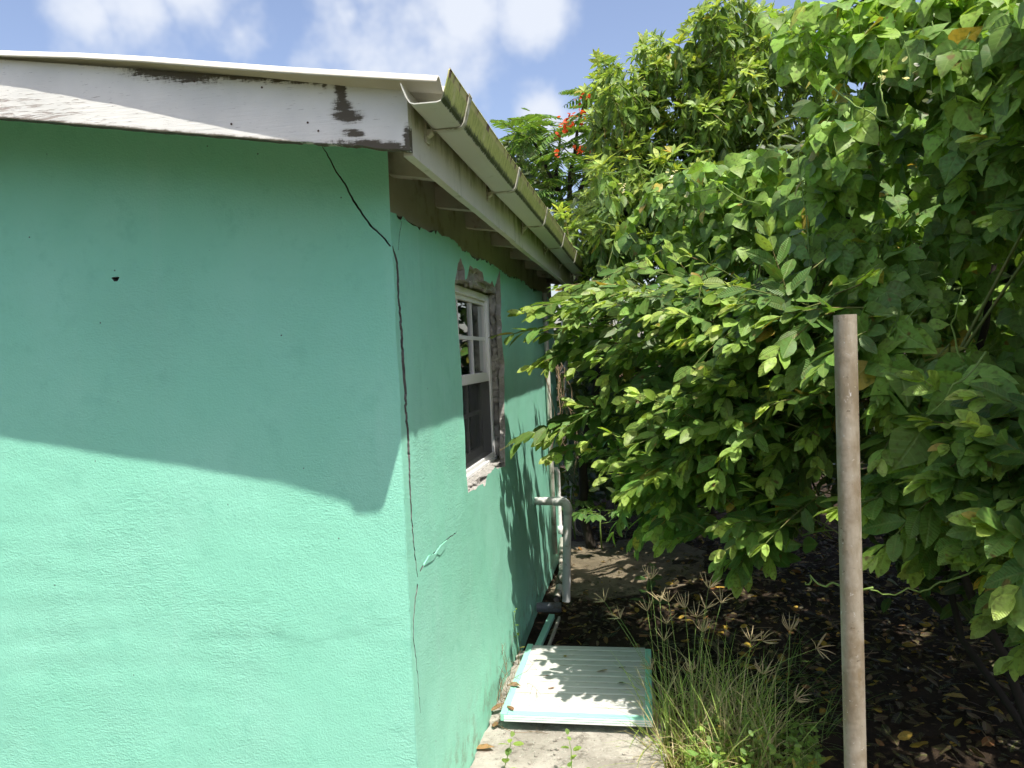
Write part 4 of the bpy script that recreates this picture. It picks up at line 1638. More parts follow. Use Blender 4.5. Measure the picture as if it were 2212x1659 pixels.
# ---------------------------------------------------------------- guava sprays at the right edge
g2 = np.array([1.62, 2.95, gz(1.62, 2.95)])
guava2 = Plant('guava_shrub', 'guava shrub with long drooping sprays at the right edge behind the post', 'shrub', tuple(g2), L_OBJ, L_VTX)
st = limb(guava2.wood, g2 - [0, 0, .05], g2 + np.array([-.1, -.05, 1.3]), .035, .02, .06, 7, 8)
hubs = list(st[3:])
for (px, py, c) in ((2050, 800, 3.7), (2120, 1000, 3.5), (1980, 950, 3.7), (2180, 900, 3.5), (2230, 1150, 3.4)):
    h = at_c(px, py, c)
    hubs += limb(guava2.wood, nearest(st[3:], h), h, .013, .005, .1, 6, 6)[2:]
GP2 = [(1900, 730), (1990, 770), (2100, 860), (2212, 900), (2420, 850), (2480, 1260), (2290, 1330), (2200, 1270), (2120, 1150), (2040, 1190), (1960, 1110), (1900, 1040), (1930, 900)]
for (px, py) in poly_sample(GP2, 170):
    lb = lobe(px, py, 110, 5)
    if lb < -.06 and rng.random() < .7:
        continue
    c = 3.42 + .6 * rng.random() ** 1.4
    p = at_c(px, py, c)
    d = OUTW + np.array([-.3, .1, 0]) + UPZ * rng.uniform(-.4, .35) + .5 * rnd3()
    b0 = p - unit(d) * .11
    h = nearest(hubs, b0)
    guava2.twig.tube([h, b0], [.004, .003], 4, cap=False)
    guava_sprig(guava2, b0, d, int(rng.integers(4, 7)), rng.uniform(.20, .30), rng.uniform(.105, .135), rng.random())
for (bx, by, tx, ty, c0, c1, n, lf) in ((1990, 1000, 1872, 1085, 3.6, 3.33, 6, .09), (2070, 1040, 1920, 1205, 3.5, 3.2, 7, .11), (2150, 1180, 2100, 1195, 3.5, 3.3, 4, .09), (2270, 1180, 2135, 1130, 3.3, 3.05, 7, .11), (2300, 1180, 2195, 1270, 3.2, 3.0, 7, .11), (2330, 1050, 2130, 930, 3.35, 3.1, 7, .10),
                                        (2290, 900, 2110, 860, 3.4, 3.15, 7, .10), (2080, 1100, 2000, 1210, 3.7, 3.55, 6, .12), (2300, 330, 2140, 300, 3.75, 3.5, 6, .1), (2310, 420, 2170, 470, 3.75, 3.5, 6, .09)):
    a, b_ = at_c(bx, by, c0), at_c(tx, ty, c1)
    h = nearest(hubs, a)
    guava2.twig.tube([h, a], [.006, .0045], 5, cap=False)
    L_ = np.linalg.norm(b_ - a)
    guava_sprig(guava2, a, b_ - a + UPZ * .1 * L_, n, L_ * 1.05, lf * 1.2, 1.0, .2)
guava2.finish(300, wood_mat=M_BARK, trunk_name='stem')

# ---------------------------------------------------------------- bean vine smothering the right side
V_OLD, V_MID, V_YNG = (.068, .156, .037), (.135, .262, .050), (.30, .49, .072)
vine = Plant('bean_vine', 'broad leaved climbing bean vine smothering the trees at upper right', 'vine', (1.5, 3.2, gz(1.5, 3.2)), L_VINE_OBJ, L_VINE_VTX)


def trifoliate(pl, p, face, size, yng=0.0):
    """three broad leaflets on one stalk; blades hang and overlap like shingles"""
    face = unit(face)
    down = unit(-UPZ + .55 * rnd3() * np.array([1, 1, .4]) + .25 * face)
    side = unit(np.cross(face, down))
    back = p - face * .07 + UPZ * .05 + .02 * rnd3()
    pl.twig.tube([back, p - face * .02 + UPZ * .01, p], [.0022, .0018, .0014], 4, cap=False)
    c = lerp_col(lerp_col(V_OLD, V_MID, rng.random()), V_YNG, yng)
    tilt = face + .28 * rnd3()
    pl.leaf(p + down * .02, down + .15 * face + .1 * rnd3(), tilt, size * 1.05, c, 'vine')
    for s in (-1, 1):
        pl.leaf(p, unit(side * s + down * .25 + .15 * rnd3()), tilt + .3 * rnd3() + side * s * .15, size * rng.uniform(.82, 1.0), c, 'vine')


VP_ = [(1690, 500), (1745, 300), (1760, 140), (1850, 70), (1960, 90), (2060, 30), (2212, 0), (2400, -160), (2700, -100), (2750, 700), (2500, 900), (2212, 830), (2110, 780), (2000, 720), (1900, 700), (1830, 640), (1740, 590)]


def vine_c(px, py):
    hollow = math.exp(-((px - 2080) / 330) ** 2 - ((py - 480) / 300) ** 2)
    return 3.62 + .55 * hollow + .35 * max(0, (1850 - px) / 200) - .25 * max(0, (130 - py) / 150) - .15 * max(0, (px - 2150) / 200)


for (px, py) in poly_sample(VP_, 2300):
    lb = lobe(px, py, 150, 23)
    if lb < -.06 and rng.random() < .72:
        continue
    c = vine_c(px, py) - 2.0 * min(max(lb, -.25), .15) + .8 * rng.random() ** 2
    trifoliate(vine, at_c(px, py, c), OUTW * 1.0 + UPZ * rng.uniform(.25, 1.0) + .55 * rnd3(), rng.uniform(.048, .098), .95 * rng.random() ** 1.5)
for (px, py) in poly_sample([(1340, 500), (1400, 390), (1470, 370), (1560, 340), (1700, 320), (1730, 480), (1620, 560), (1480, 560), (1400, 545)], 210):
    trifoliate(vine, at_c(px, py, 4.55 + .5 * rng.random()), OUTW + UPZ * rng.uniform(.3, 1.1) + .5 * rnd3(), rng.uniform(.065, .105), .9 * rng.random() ** 1.5)
for (px, py) in poly_sample([(1850, 640), (1950, 700), (2120, 760), (2100, 1010), (1980, 1030), (1930, 880), (1860, 760)], 44):
    trifoliate(vine, at_c(px, py, 3.42 + .18 * rng.random()), OUTW + UPZ * rng.uniform(.4, 1.2) + .4 * rnd3(), rng.uniform(.10, .14), .75 * rng.random())
for (px, py) in poly_sample([(1640, 30), (1760, 10), (2212, -120), (2212, 110), (2080, 150), (1960, 150), (1840, 130), (1700, 150)], 280):
    trifoliate(vine, at_c(px, py, 3.75 + .5 * rng.random()), OUTW * .6 + UPZ * rng.uniform(.8, 1.4) + .4 * rnd3(), rng.uniform(.055, .095), .35 + .6 * rng.random())
# the same tangle carries on to the right, out of the picture, and roofs over the litter
for i in range(1900):
    x, y, z = rng.uniform(.6, 4.2), rng.uniform(1.9, 6.6), rng.uniform(1.6, 2.75)
    if x + y < 3.95 or proj((x, y, z))[0] < 2260 and x + y < 4.9:
        continue
    trifoliate(vine, np.array([x, y, z]), UPZ + .5 * OUTW + .4 * rnd3(), rng.uniform(.12, .17), .2 * rng.random())
# trailing stems and tendrils
for path in ([(2330, 1180, 3.3), (2150, 1200, 3.3), (2030, 1258, 3.15), (1960, 1272, 2.95), (1880, 1274, 2.75)], [(1885, 1268, 2.66), (1800, 1258, 2.62), (1752, 1245, 2.62), (1740, 1258, 2.62)],
             [(1500, 640, 4.3), (1580, 690, 4.0), (1700, 750, 3.8), (1800, 800, 3.6)], [(1740, 720, 3.7), (1748, 560, 3.75), (1742, 470, 3.75), (1725, 330, 3.8)], [(1720, 700, 3.6), (1800, 620, 3.55), (1900, 570, 3.6)],
             [(2080, 780, 3.4), (2055, 700, 3.35), (2078, 620, 3.3)], [(1300, 372, 5.0), (1380, 360, 4.9), (1460, 385, 4.8)], [(1290, 475, 4.9), (1380, 490, 4.7)], [(1420, 420, 4.6), (1560, 400, 4.5), (1640, 440, 4.5)],
             [(1790, 180, 3.75), (1880, 240, 3.6), (1930, 260, 3.6)], [(1920, 260, 3.5), (1905, 200, 3.45), (1900, 160, 3.45)], [(2130, 760, 3.3), (2060, 830, 3.2), (2000, 900, 3.3)]):
    pp = [at_c(*q) for q in path]
    fine = []
    for i in range(len(pp) - 1):
        for k in range(6):
            f = k / 6
            fine.append(pp[i] * (1 - f) + pp[i + 1] * f + .0018 * rnd3() - UPZ * .015 * math.sin(f * math.pi))
    fine.append(pp[-1])
    vine.twig.tube(fine, list(np.linspace(.0035, .0018, len(fine))), 5)
limb(vine.wood, (1.5, 3.2, gz(1.5, 3.2) - .05), (1.45, 3.3, 2.2), .02, .012, .08, 9, 7)
limb(vine.wood, (1.5, 3.2, gz(1.5, 3.2) - .05), (.9, 3.6, 2.3), .017, .009, .08, 9, 7)
vine.finish(300, wood_mat=M_DARKBARK, twig_mat=M_STEM, trunk_name='stem')
# white flower spikes
for q, (px, py, c, n) in enumerate(((1345, 405, 4.75, 9), (1455, 392, 4.6, 12), (1490, 432, 4.55, 7), (1905, 165, 3.5, 6), (1965, 150, 3.5, 6), (2012, 200, 3.6, 4))):
    p = at_c(px, py, c)
    e = tag(empty('flower_spike', tuple(p)), ('white bean flower spike leftmost, above the guava leaves', 'largest white bean flower spike among broad leaves', 'small white flower spike just right of the largest one', 'pale flower spike in the sunlit top of the vine',
            'white flower spike highest at the top right', 'few white flowers below the sunlit top right vine')[q], 'flower', 'white bean flower spikes')
    b = MB()
    b.tube([p - UPZ * .02, p + UPZ * .03, p + UPZ * .09 + .01 * rnd3()], [.002, .0016, .001], 5)
    b.build('stalk', M_STEM, e)
    for i in range(n):
        o = bpy.data.objects.new('petal', leaf_mesh('round', i % 5, L_OBJ))
        COL.objects.link(o)
        o.parent = e
        d = unit(rnd3() + OUTW * .8)
        o.rotation_euler = Vector(d).to_track_quat('Y', 'Z').to_euler()
        o.location = tuple(.012 * rnd3() + UPZ * (.008 * i - .03))
        o.scale = (.02, .02, .02)
        o.color = (.75, .74, .62, 1)

# ---------------------------------------------------------------- lance leaved trees behind
T_OLD, T_MID, T_YNG = (.075, .150, .038), (.19, .315, .058), (.46, .55, .11)


def rosette(pl, tip, d, lf, bright):
    """upright shoot: whorl of pale leaves at the tip, older leaves hanging below"""
    d = unit(d)
    a = unit(np.cross(d, [.3, .9, .1]))
    c_ = np.cross(d, a)
    base = tip - d * lf * 2.6
    pl.twig.tube([base, tip], [.004, .002], 4, cap=False)
    n = int(rng.integers(7, 11))
    for i in range(n):
        th = 2 * math.pi * (i / n + .08 * rng.random())
        rad = math.cos(th) * a + math.sin(th) * c_
        ld = unit(rad + d * rng.uniform(.35, 1.0))
        pl.leaf(tip - d * .01 * rng.random(), ld, d + .3 * SUN + .2 * rnd3(), lf * rng.uniform(.75, 1.05), lerp_col(T_MID, T_YNG, bright * rng.uniform(.3, 1)), 'lance')
    m = int(rng.integers(9, 14))
    for i in range(m):
        f = rng.random()
        th = rng.uniform(0, 2 * math.pi)
        rad = math.cos(th) * a + math.sin(th) * c_
        ld = unit(rad * .8 - UPZ * rng.uniform(.1, 1.1) + .2 * rnd3())
        pl.leaf(tip - d * lf * 2.4 * f, ld, UPZ + rad * .8 + .3 * rnd3(), lf * rng.uniform(.9, 1.25), lerp_col(T_OLD, T_MID, rng.random() * (1 - .6 * f)), 'lance', 1.1)


def lance_tree(name, label, cat, base, poly, d0, d1, n, lf, singles, hubs_px, trunk_h, group=None):
    pl = Plant(name, label, cat, base, L_OBJ, L_VTX, group)
    B = np.asarray(base, float)
    top = B + np.array([.1, .05, trunk_h])
    tp_ = limb(pl.wood, B - [0, 0, .1], top, .045, .03, .04, 8, 9)
    hb = []
    for (px, py) in hubs_px:
        h = at(px, py, (d0 + d1) / 2 + .3)
        hb += limb(pl.wood, nearest(tp_[4:], h), h, .035, .012, .1, 7, 6)[3:]
    for (px, py) in poly_sample(poly, n):
        lb = lobe(px, py, 90, 41)
        if lb < -.09 and rng.random() < .4:
            continue
        dd = d0 - 1.6 * lb + (d1 - d0) * rng.random() ** 1.3
        p = at(px, py, dd)
        d = UPZ * 1.0 + OUTW * .5 + .38 * rnd3()
        h = nearest(hb, p)
        pl.twig.tube([h, p - unit(d) * lf * 2.6], [.007, .004], 4, cap=False)
        rosette(pl, p, d, lf * rng.uniform(.85, 1.15), rng.random())
    pl.finish(singles, wood_mat=M_DARKBARK, min_px=7.0)


TB = at(1530, 760, 7.4)
lance_tree('broadleaf_tree', 'tall tree with yellow green whorled leaves above the guava', 'tree', (TB[0], TB[1], gz(TB[0], TB[1])),
           [(1255, 195), (1300, 108), (1345, 150), (1400, 75), (1470, 90), (1500, 25), (1580, -40), (1690, 20), (1760, 60), (1790, 170), (1770, 420), (1640, 560), (1400, 560), (1290, 560), (1255, 480), (1270, 380), (1290, 300)],
           5.7, 7.8, 1150, .105, 300, ((1330, 220), (1430, 180), (1520, 130), (1620, 100), (1700, 200), (1560, 300), (1420, 340), (1320, 440), (1500, 450), (1650, 420)), 1.9)
SB = at(1240, 760, 6.4)
lance_tree('eave_shrub', 'glossy leaved shrub rising behind the gutter', 'shrub', (SB[0] + .1, SB[1], gz(SB[0], SB[1])),
           [(1165, 425), (1195, 415), (1230, 470), (1260, 460), (1330, 440), (1350, 560), (1270, 600), (1235, 540)], 5.4, 6.4, 46, .12, 120, ((1230, 500), (1290, 520)), 1.5)

# ---------------------------------------------------------------- flamboyant tree: ferny leaves and red flowers
F_A, F_B = (.055, .145, .035), (.16, .30, .05)
FB = at(1260, 760, 10.8)
flam = Plant('flamboyant_tree', 'feathery flamboyant tree with red flowers behind the roof edge', 'tree', (FB[0], FB[1], gz(FB[0], FB[1])), L_OBJ, L_VTX)
B = np.array([FB[0], FB[1], gz(FB[0], FB[1])])
tp_ = limb(flam.wood, B - [0, 0, .1], B + np.array([-.1, 0, 3.0]), .13, .09, .03, 8, 9)
hb = []
for (px, py, d) in ((1150, 300, 10.4), (1210, 300, 10.5), (1260, 230, 10.4), (1190, 400, 10.4), (1280, 330, 10.6)):
    hb += limb(flam.wood, nearest(tp_[4:], at(px, py, d)), at(px, py, d), .05, .018, .08, 7, 6)[3:]


def frond(pl, base, d, length, col, npair=11, pw=.30):
    d = unit(d)
    pts = [np.asarray(base, float)]
    dd = d
    for i in range(8):
        dd = unit(dd - UPZ * .09 + .03 * rnd3())
        pts.append(pts[-1] + dd * length / 8)
    pl.twig.tube(pts, list(np.linspace(.004, .0015, 9)), 4, cap=False)
    side = unit(np.cross(d, UPZ) + .15 * rnd3())
    up = unit(np.cross(side, d))
    if up[2] < 0:
        up = -up
    for i in range(npair):
        f = (i + 1) / (npair + .3)
        k = min(7, int(f * 8))
        p = pts[k] + (pts[k + 1] - pts[k]) * (f * 8 - k)
        t = unit(pts[k + 1] - pts[k])
        w = pw * length * math.sin(math.pi * (.15 + .8 * f)) ** .8
        for s in (-1, 1):
            ld = unit(side * s + t * .45 - UPZ * .12 + .05 * rnd3())
            pl.leaf(p, ld, up + .15 * rnd3(), w, lerp_col(*col, rng.random()), 'pinna', 1.0)


for (px, py) in poly_sample([(1090, 270), (1130, 245), (1170, 270), (1225, 250), (1260, 180), (1310, 190), (1330, 420), (1260, 470), (1170, 440), (1130, 380), (1180, 330), (1120, 310)], 150):
    p = at(px, py, rng.uniform(9.8, 11.3))
    d = unit(rnd3() * np.array([1, 1, .3]) + UPZ * .25 - np.array([.4, .3, 0]))
    h = nearest(hb, p)
    flam.twig.tube([h, p], [.012, .005], 4, cap=False)
    frond(flam, p, d, rng.uniform(.38, .62), (F_A, F_B))
for (px, py, qx, qy) in ((1140, 260, 1090, 262), (1145, 240, 1128, 236), (1150, 262, 1195, 265), (1130, 262, 1105, 310), (1150, 270, 1140, 330), (1200, 285, 1150, 320), (1260, 200, 1215, 195)):
    a = at(px, py, 10)
    frond(flam, a, at(qx, qy, 10) - a + UPZ * .08, np.linalg.norm(at(qx, qy, 10) - a) * 1.2, (F_A, F_B), 12, .34)
flam.finish(60, wood_mat=M_DARKBARK, leaf_name='leaflet', min_px=5.0)
names = ('topmost red flower cluster of the flamboyant tree', 'red flower cluster second from the top on the flamboyant', 'red flower cluster in the middle left of the flamboyant', 'small red cluster lowest left on the flamboyant', 'red cluster lowest right against dark leaves', 'tiny red cluster on the left twig of the flamboyant')
for q, (px, py, n, r) in enumerate(((1266, 212, 20, .11), (1244, 248, 22, .13), (1226, 275, 20, .11), (1206, 327, 8, .06), (1256, 325, 12, .08), (1212, 292, 7, .06))):
    p = at(px, py, 9.7)
    e = tag(empty('red_flowers', tuple(p)), names[q], 'flowers', 'red flower clusters of the flamboyant')
    for i in range(n):
        o = bpy.data.objects.new('petal', leaf_mesh('round', i % 5, L_OBJ))
        COL.objects.link(o)
        o.parent = e
        d = unit(rnd3())
        o.rotation_euler = Vector(d).to_track_quat('Y', 'Z').to_euler()
        o.location = tuple(r * .55 * rnd3() * np.array([1, .6, .6]))
        o.scale = (.05, .05, .05)
        k = rng.uniform(.7, 1.1)
        o.color = (.66 * k, .075 * k, .025, 1)
# a second flamboyant, only its top fronds show over the vine
FB2 = at(1830, 760, 7.2)
flam2 = Plant('feathery_tree', 'dark feathery fronds hanging above the vine at the top edge', 'tree', (FB2[0], FB2[1], gz(FB2[0], FB2[1])), L_OBJ, L_VTX)
B = np.array([FB2[0], FB2[1], gz(FB2[0], FB2[1])])
limb(flam2.wood, B - [0, 0, .1], at(1960, -120, 7.2), .09, .03, .03, 9, 8)
for (px, py, qx, qy) in ((1940, -40, 1800, 12), (1950, -30, 1845, 60), (1950, -60, 1770, -10), (1960, -20, 1890, 70), (2000, -50, 1930, 50), (1950, -90, 1830, -50), (1990, -30, 2060, 40)):
    a = at(px, py, 7)
    frond(flam2, a, at(qx, qy, 7) - a + UPZ * .1, np.linalg.norm(at(qx, qy, 7) - a) * 1.15, ((.03, .08, .03), (.06, .13, .03)), 16, .28)
flam2.finish(60, wood_mat=M_DARKBARK, leaf_name='leaflet', min_px=5.0)

# ---------------------------------------------------------------- round leaved tree far behind the gutter
RB = at(1120, 760, 13)
rt = Plant('sea_grape_tree', 'dark round leaved tree top far behind the gutter', 'tree', (RB[0], RB[1], gz(RB[0], RB[1])), L_OBJ, L_VTX)
limb(rt.wood, np.array([RB[0], RB[1], -.2]), at(1120, 350, 13), .1, .04, .04, 8, 8)
for (px, py) in poly_sample([(1082, 312), (1100, 296), (1130, 305), (1150, 318), (1160, 345), (1200, 380), (1180, 460), (1110, 400)], 420):
    rt.leaf(at(px, py, rng.uniform(12.4, 13.6)), unit(rnd3() + UPZ * .3), SUN + .7 * rnd3(), rng.uniform(.09, .14), lerp_col((.035, .07, .025), (.09, .13, .05), rng.random()), 'round')
rt.finish(30, wood_mat=M_DARKBARK, min_px=4.0)

# ---------------------------------------------------------------- thicket closing the view (one mass, nobody could count it)
th = Plant('thicket', None, None, (1.5, 8, ZG), L_OBJ, L_VTX)
for (px, py) in poly_sample([(1150, 480), (1300, 420), (1700, 300), (2400, 150), (3000, 100), (3000, 1060), (1560, 1020), (1440, 1060), (1240, 1030)], 3800):
    c = rng.uniform(6.2, 9.0)
    p = at_c(px, py, c)
    if p[2] < .05:
        continue
    for k in range(3):
        th.leaf(p + .12 * rnd3(), unit(rnd3() * [1, 1, .5] + OUTW * .5 - UPZ * .4), SUN + OUTW * .6 + .6 * rnd3(), rng.uniform(.10, .17), lerp_col((.03, .062, .018), (.075, .13, .035), rng.random()), 'guava' if k else 'lance')
for (px, py) in poly_sample([(1225, 760), (1340, 740), (1480, 900), (1500, 1060), (1400, 1085), (1240, 1060)], 900):
    p = at_c(px, py, rng.uniform(6.0, 7.6))
    if p[2] > .02:
        for k in range(2):
            th.leaf(p + .1 * rnd3(), unit(rnd3() * [1, 1, .6] - UPZ * .3), SUN + OUTW * .6 + .7 * rnd3(), rng.uniform(.09, .16), lerp_col((.022, .05, .016), (.06, .11, .03), rng.random()), 'guava')  # leaf colours darkened to paint the shade at the end of the passage
for (px, py) in poly_sample([(1880, 900), (2500, 900), (2500, 1330), (2260, 1330), (2080, 1270), (1900, 1190)], 600):
    p = at_c(px, py, rng.uniform(4.5, 5.8))
    for k in range(2):
        th.leaf(p + .1 * rnd3(), unit(rnd3() * [1, 1, .6] - UPZ * .4), SUN + OUTW * .6 + .7 * rnd3(), rng.uniform(.09, .14), lerp_col((.03, .065, .018), (.07, .13, .03), rng.random()), 'guava')  # dark leaf colours stand for the shaded hollow behind the sprays
for i in range(1500):           # undergrowth at its foot and along the far bank
    x = rng.uniform(-.9, 6)
    y = rng.uniform(7.4, 10.5)
    p = np.array([x, y, gz(x, y) + rng.uniform(0, .7)])
    th.leaf(p, unit(rnd3() * [.7, .7, .2] + UPZ * .9), OUTW + .6 * rnd3(), rng.uniform(.12, .3), lerp_col((.03, .06, .018), (.08, .12, .03), rng.random()), 'lance', .6)
th.finish(0, crown_name='thicket_leaves')
o = th.e
for ch in list(o.children):
    ch.parent = None
    ch.location = (0, 0, 0)
    ch.name = 'thicket'
    tag(ch, 'dark dense thicket closing the view behind the trees', 'thicket', kind='stuff')
bpy.data.objects.remove(o)


def as_mass(pl, name, label, cat):
    """turn a builder without single leaves into one top-level object of kind stuff"""
    pl.finish(0, crown_name=name)
    for ch in list(pl.e.children):
        ch.parent = None
        ch.location = (0, 0, 0)
        ch.name = name
        tag(ch, label, cat, kind='stuff')
    bpy.data.objects.remove(pl.e)


# unseen leafy row added behind the viewer to keep low light off the wall
hd = Plant('added_hedge', None, None, (0, -5, ZG), L_OBJ, L_VTX)
for i in range(3000):
    x, y = rng.uniform(-9, 7), rng.uniform(-7.0, -5.2)
    z = rng.uniform(0, 2.6)
    hd.leaf(np.array([x, y, z]), unit(rnd3() + UPZ * .1), np.array([0, 1, .6]) + .6 * rnd3(), rng.uniform(.28, .42), lerp_col((.035, .075, .02), (.08, .14, .035), rng.random()), 'guava', 1.3)
as_mass(hd, 'added_hedge', 'unseen leafy row added behind the viewer to block low light', 'added_hedge')

# ---------------------------------------------------------------- fallen leaves
DRYC = [((.062, .034, .018), 'brown'), ((.125, .080, .042), 'tan'), ((.38, .24, .03), 'yellow'), ((.026, .018, .013), 'dark brown'), ((.22, .095, .03), 'orange')]
DRYW = [.42, .12, .10, .31, .05]


def put_leaf(p, size, col, yaw=None, tilt=.35, var=None):
    o = bpy.data.objects.new('fallen_leaf', leaf_mesh('fallen', int(rng.integers(0, 5)) if var is None else var, L_DRY_OBJ))
    COL.objects.link(o)
    o.location = tuple(p)
    o.rotation_euler = (rng.normal() * tilt, rng.normal() * tilt, rng.uniform(0, 6.28) if yaw is None else yaw)
    o.scale = (size * rng.uniform(.85, 1.25), size, size)
    k = rng.uniform(.75, 1.2)
    o.color = (col[0] * k, col[1] * k, col[2] * k, 1)
    return o


LIT = [(1500, 1235), (1650, 1215), (1760, 1225), (1900, 1280), (2060, 1350), (2205, 1400), (2205, 1650), (1890, 1650), (1700, 1560), (1560, 1480), (1440, 1400), (1400, 1310)]
n_put = 0
for (px, py) in poly_sample(LIT, 300):
    p = on(px, py, 2, ZG)
    p[2] = gz(p[0], p[1]) + rng.uniform(.012, .04)
    q = int(rng.choice(5, p=DRYW))
    o = put_leaf(p, rng.uniform(.045, .088), DRYC[q][0])
    where = ('behind the grass tuft' if py > 1330 else 'near the back slab') if px < 1600 else (('between the tuft and the post' if py > 1400 else 'in the far shade left of the post') if px < 1830 else ('at the lower right of the post' if py > 1500 else ('just right of the post' if px < 2000 else 'at the right edge under the guava sprays')))
    tag(o, '%s fallen leaf in the litter %s' % (DRYC[q][1], where), 'fallen leaf', '%s litter leaves %s' % (DRYC[q][1], where))
lit = Plant('leaf_litter', None, None, (1, 4, ZG), L_DRY_OBJ, L_DRY_VTX)
for i in range(12000):
    x, y = rng.uniform(-.6, 3.6), rng.uniform(2.3, 7.2)
    if x < .0 and 2.2 < y < 4.2 or (x < .3 and 5.1 < y < 6.6 and rng.random() < .6):
        continue
    if y < 3.3 + .2 * x and x > .5 and rng.random() < .6:
        continue
    if x + .55 * y < 1.75 and rng.random() < .7:
        continue
    q = int(rng.choice(5, p=DRYW))
    lit.leaf(np.array([x, y, gz(x, y) + rng.uniform(.003, .028)]), rnd3() * [1, 1, .12], UPZ + .35 * rnd3(), rng.uniform(.018, .065), DRYC[q][0], 'fallen')
as_mass(lit, 'leaf_litter', 'brown leaf litter covering the shaded ground', 'leaf litter')
# single leaves one can point at
for (px, py, z, size, ci, lab) in ((1302, 1520, .085, .035, 3, None),):
    pass
for (px, py, z, size, col, yaw, lab) in (
        (1312, 1447, .082, .060, (.55, .38, .05), 1.6, 'yellow leaf lying on the shaded right half of the white panel'),
        (1222, 1402 + 16, .082, .035, (.60, .40, .06), .3, 'small yellow leaf near the far edge of the white panel'),
        (1352, 1441, .082, .040, (.09, .05, .035), 1.2, 'dark brown leaf beside the yellow leaf on the white panel'),
        (1352, 1476, .082, .042, (.08, .05, .035), 1.4, 'dark brown leaf on the right part of the white panel'),
        (1188, 1460, .082, .035, (.16, .07, .05), 1.5, 'small reddish brown leaf in the sunlit middle of the white panel'),
        (1198, 1484, .082, .055, (.28, .15, .10), 1.55, 'long pinkish brown leaf in the sunlit middle of the white panel'),
        (1125, 1482, .085, .070, (.32, .19, .12), 1.3, 'curled tan leaf near the left edge of the white panel'),
        (1110, 1533, .085, .050, (.25, .11, .06), .8, 'reddish leaf at the near left corner of the white panel'),
        (1090, 1405, .085, .022, (.12, .05, .04), .8, 'tiny dark leaf near the far left of the white panel'),
        (1068, 1570, .02, .060, (.22, .11, .06), .2, 'brown curled leaf on the path below the white panel corner'),
        (1068, 1615, .022, .095, (.50, .27, .12), 1.45, 'orange brown leaf on the path against the wall foot'),
        (1090, 1520, .04, .07, (.24, .13, .07), 2.2, 'brown leaf stuck between the wall and the white panel'),
        (2112, 1378, .06, .10, (.70, .42, .04), 1.0, 'bright yellow curled leaf catching the sun at right'),
        (2090, 1510, .03, .11, (.62, .38, .05), .7, 'large yellow leaf on the dark soil at lower right'),
        (1800, 1635, .03, .12, (.55, .45, .06), 1.9, 'yellow green leaf beside the foot of the post'),
        (1330, 1365, .03, .05, (.55, .28, .08), .6, 'orange leaf on the ground behind the white panel')):
    p = on(px, py, 2, z)
    tag(put_leaf(p, size, col, yaw, .18), lab, 'fallen leaf')

# ---------------------------------------------------------------- grass tuft with finger-like seed heads
BV, BF, BC = [], [], []


def blade(base, d, length, width, droop, c0, c1, n=5):
    d = unit(d)
    side = unit(np.cross(d, UPZ + .3 * rnd3()))
    p = np.asarray(base, float)
    k0 = len(BV)
    for i in range(n + 1):
        f = i / n
        w = width * (1 - f ** 2) * .5 + .0004
        BV.append(p - side * w)
        BV.append(p + side * w)
        c = lerp_col(c0, c1, f)
        BC.append(c)
        BC.append(c)
        d = unit(d - UPZ * droop / n)
        p = p + d * length / n
    for i in range(n):
        a = k0 + 2 * i
        BF.append((a, a + 1, a + 3, a + 2))


for (px, py) in poly_sample([(1400, 1640), (1415, 1560), (1450, 1500), (1530, 1480), (1620, 1520), (1680, 1600), (1690, 1720), (1470, 1720)], 1000):
    p = on(px, py, 2, ZG)
    p[2] = gz(p[0], p[1])
    dry = rng.random()
    out = p - np.array([.2, 3.0, 0])
    d = UPZ * rng.uniform(.5, 1.3) + .45 * rnd3() * [1, 1, .3] + out * np.array([.5, .5, 0])
    if dry < .5:
        c0, c1 = (.50, .41, .23), (.66, .56, .31)
    else:
        c0, c1 = (.38, .44, .13), (.34, .50, .10)
    blade(p, d, rng.uniform(.14, .42), rng.uniform(.003, .0055), rng.uniform(.4, 1.9), c0, c1)
for (px, py) in poly_sample([(1600, 1480), (1720, 1420), (1800, 1480), (1790, 1620), (1650, 1600)], 150):
    p = on(px, py, 2, ZG)
    p[2] = gz(p[0], p[1])
    blade(p, UPZ * rng.uniform(.3, 1.0) + .6 * rnd3() * [1, 1, .2] + np.array([.4, .1, 0]), rng.uniform(.15, .40), .004, rng.uniform(.5, 1.6), (.10, .15, .04), (.12, .22, .05))
tag(link('grass', mesh_np('grass', BV, BF, True, np.zeros((len(BV), 2)) + .3, np.array(BC)), L_VTX), 'wiry grass tuft growing at the right edge of the path', 'grass', kind='stuff')

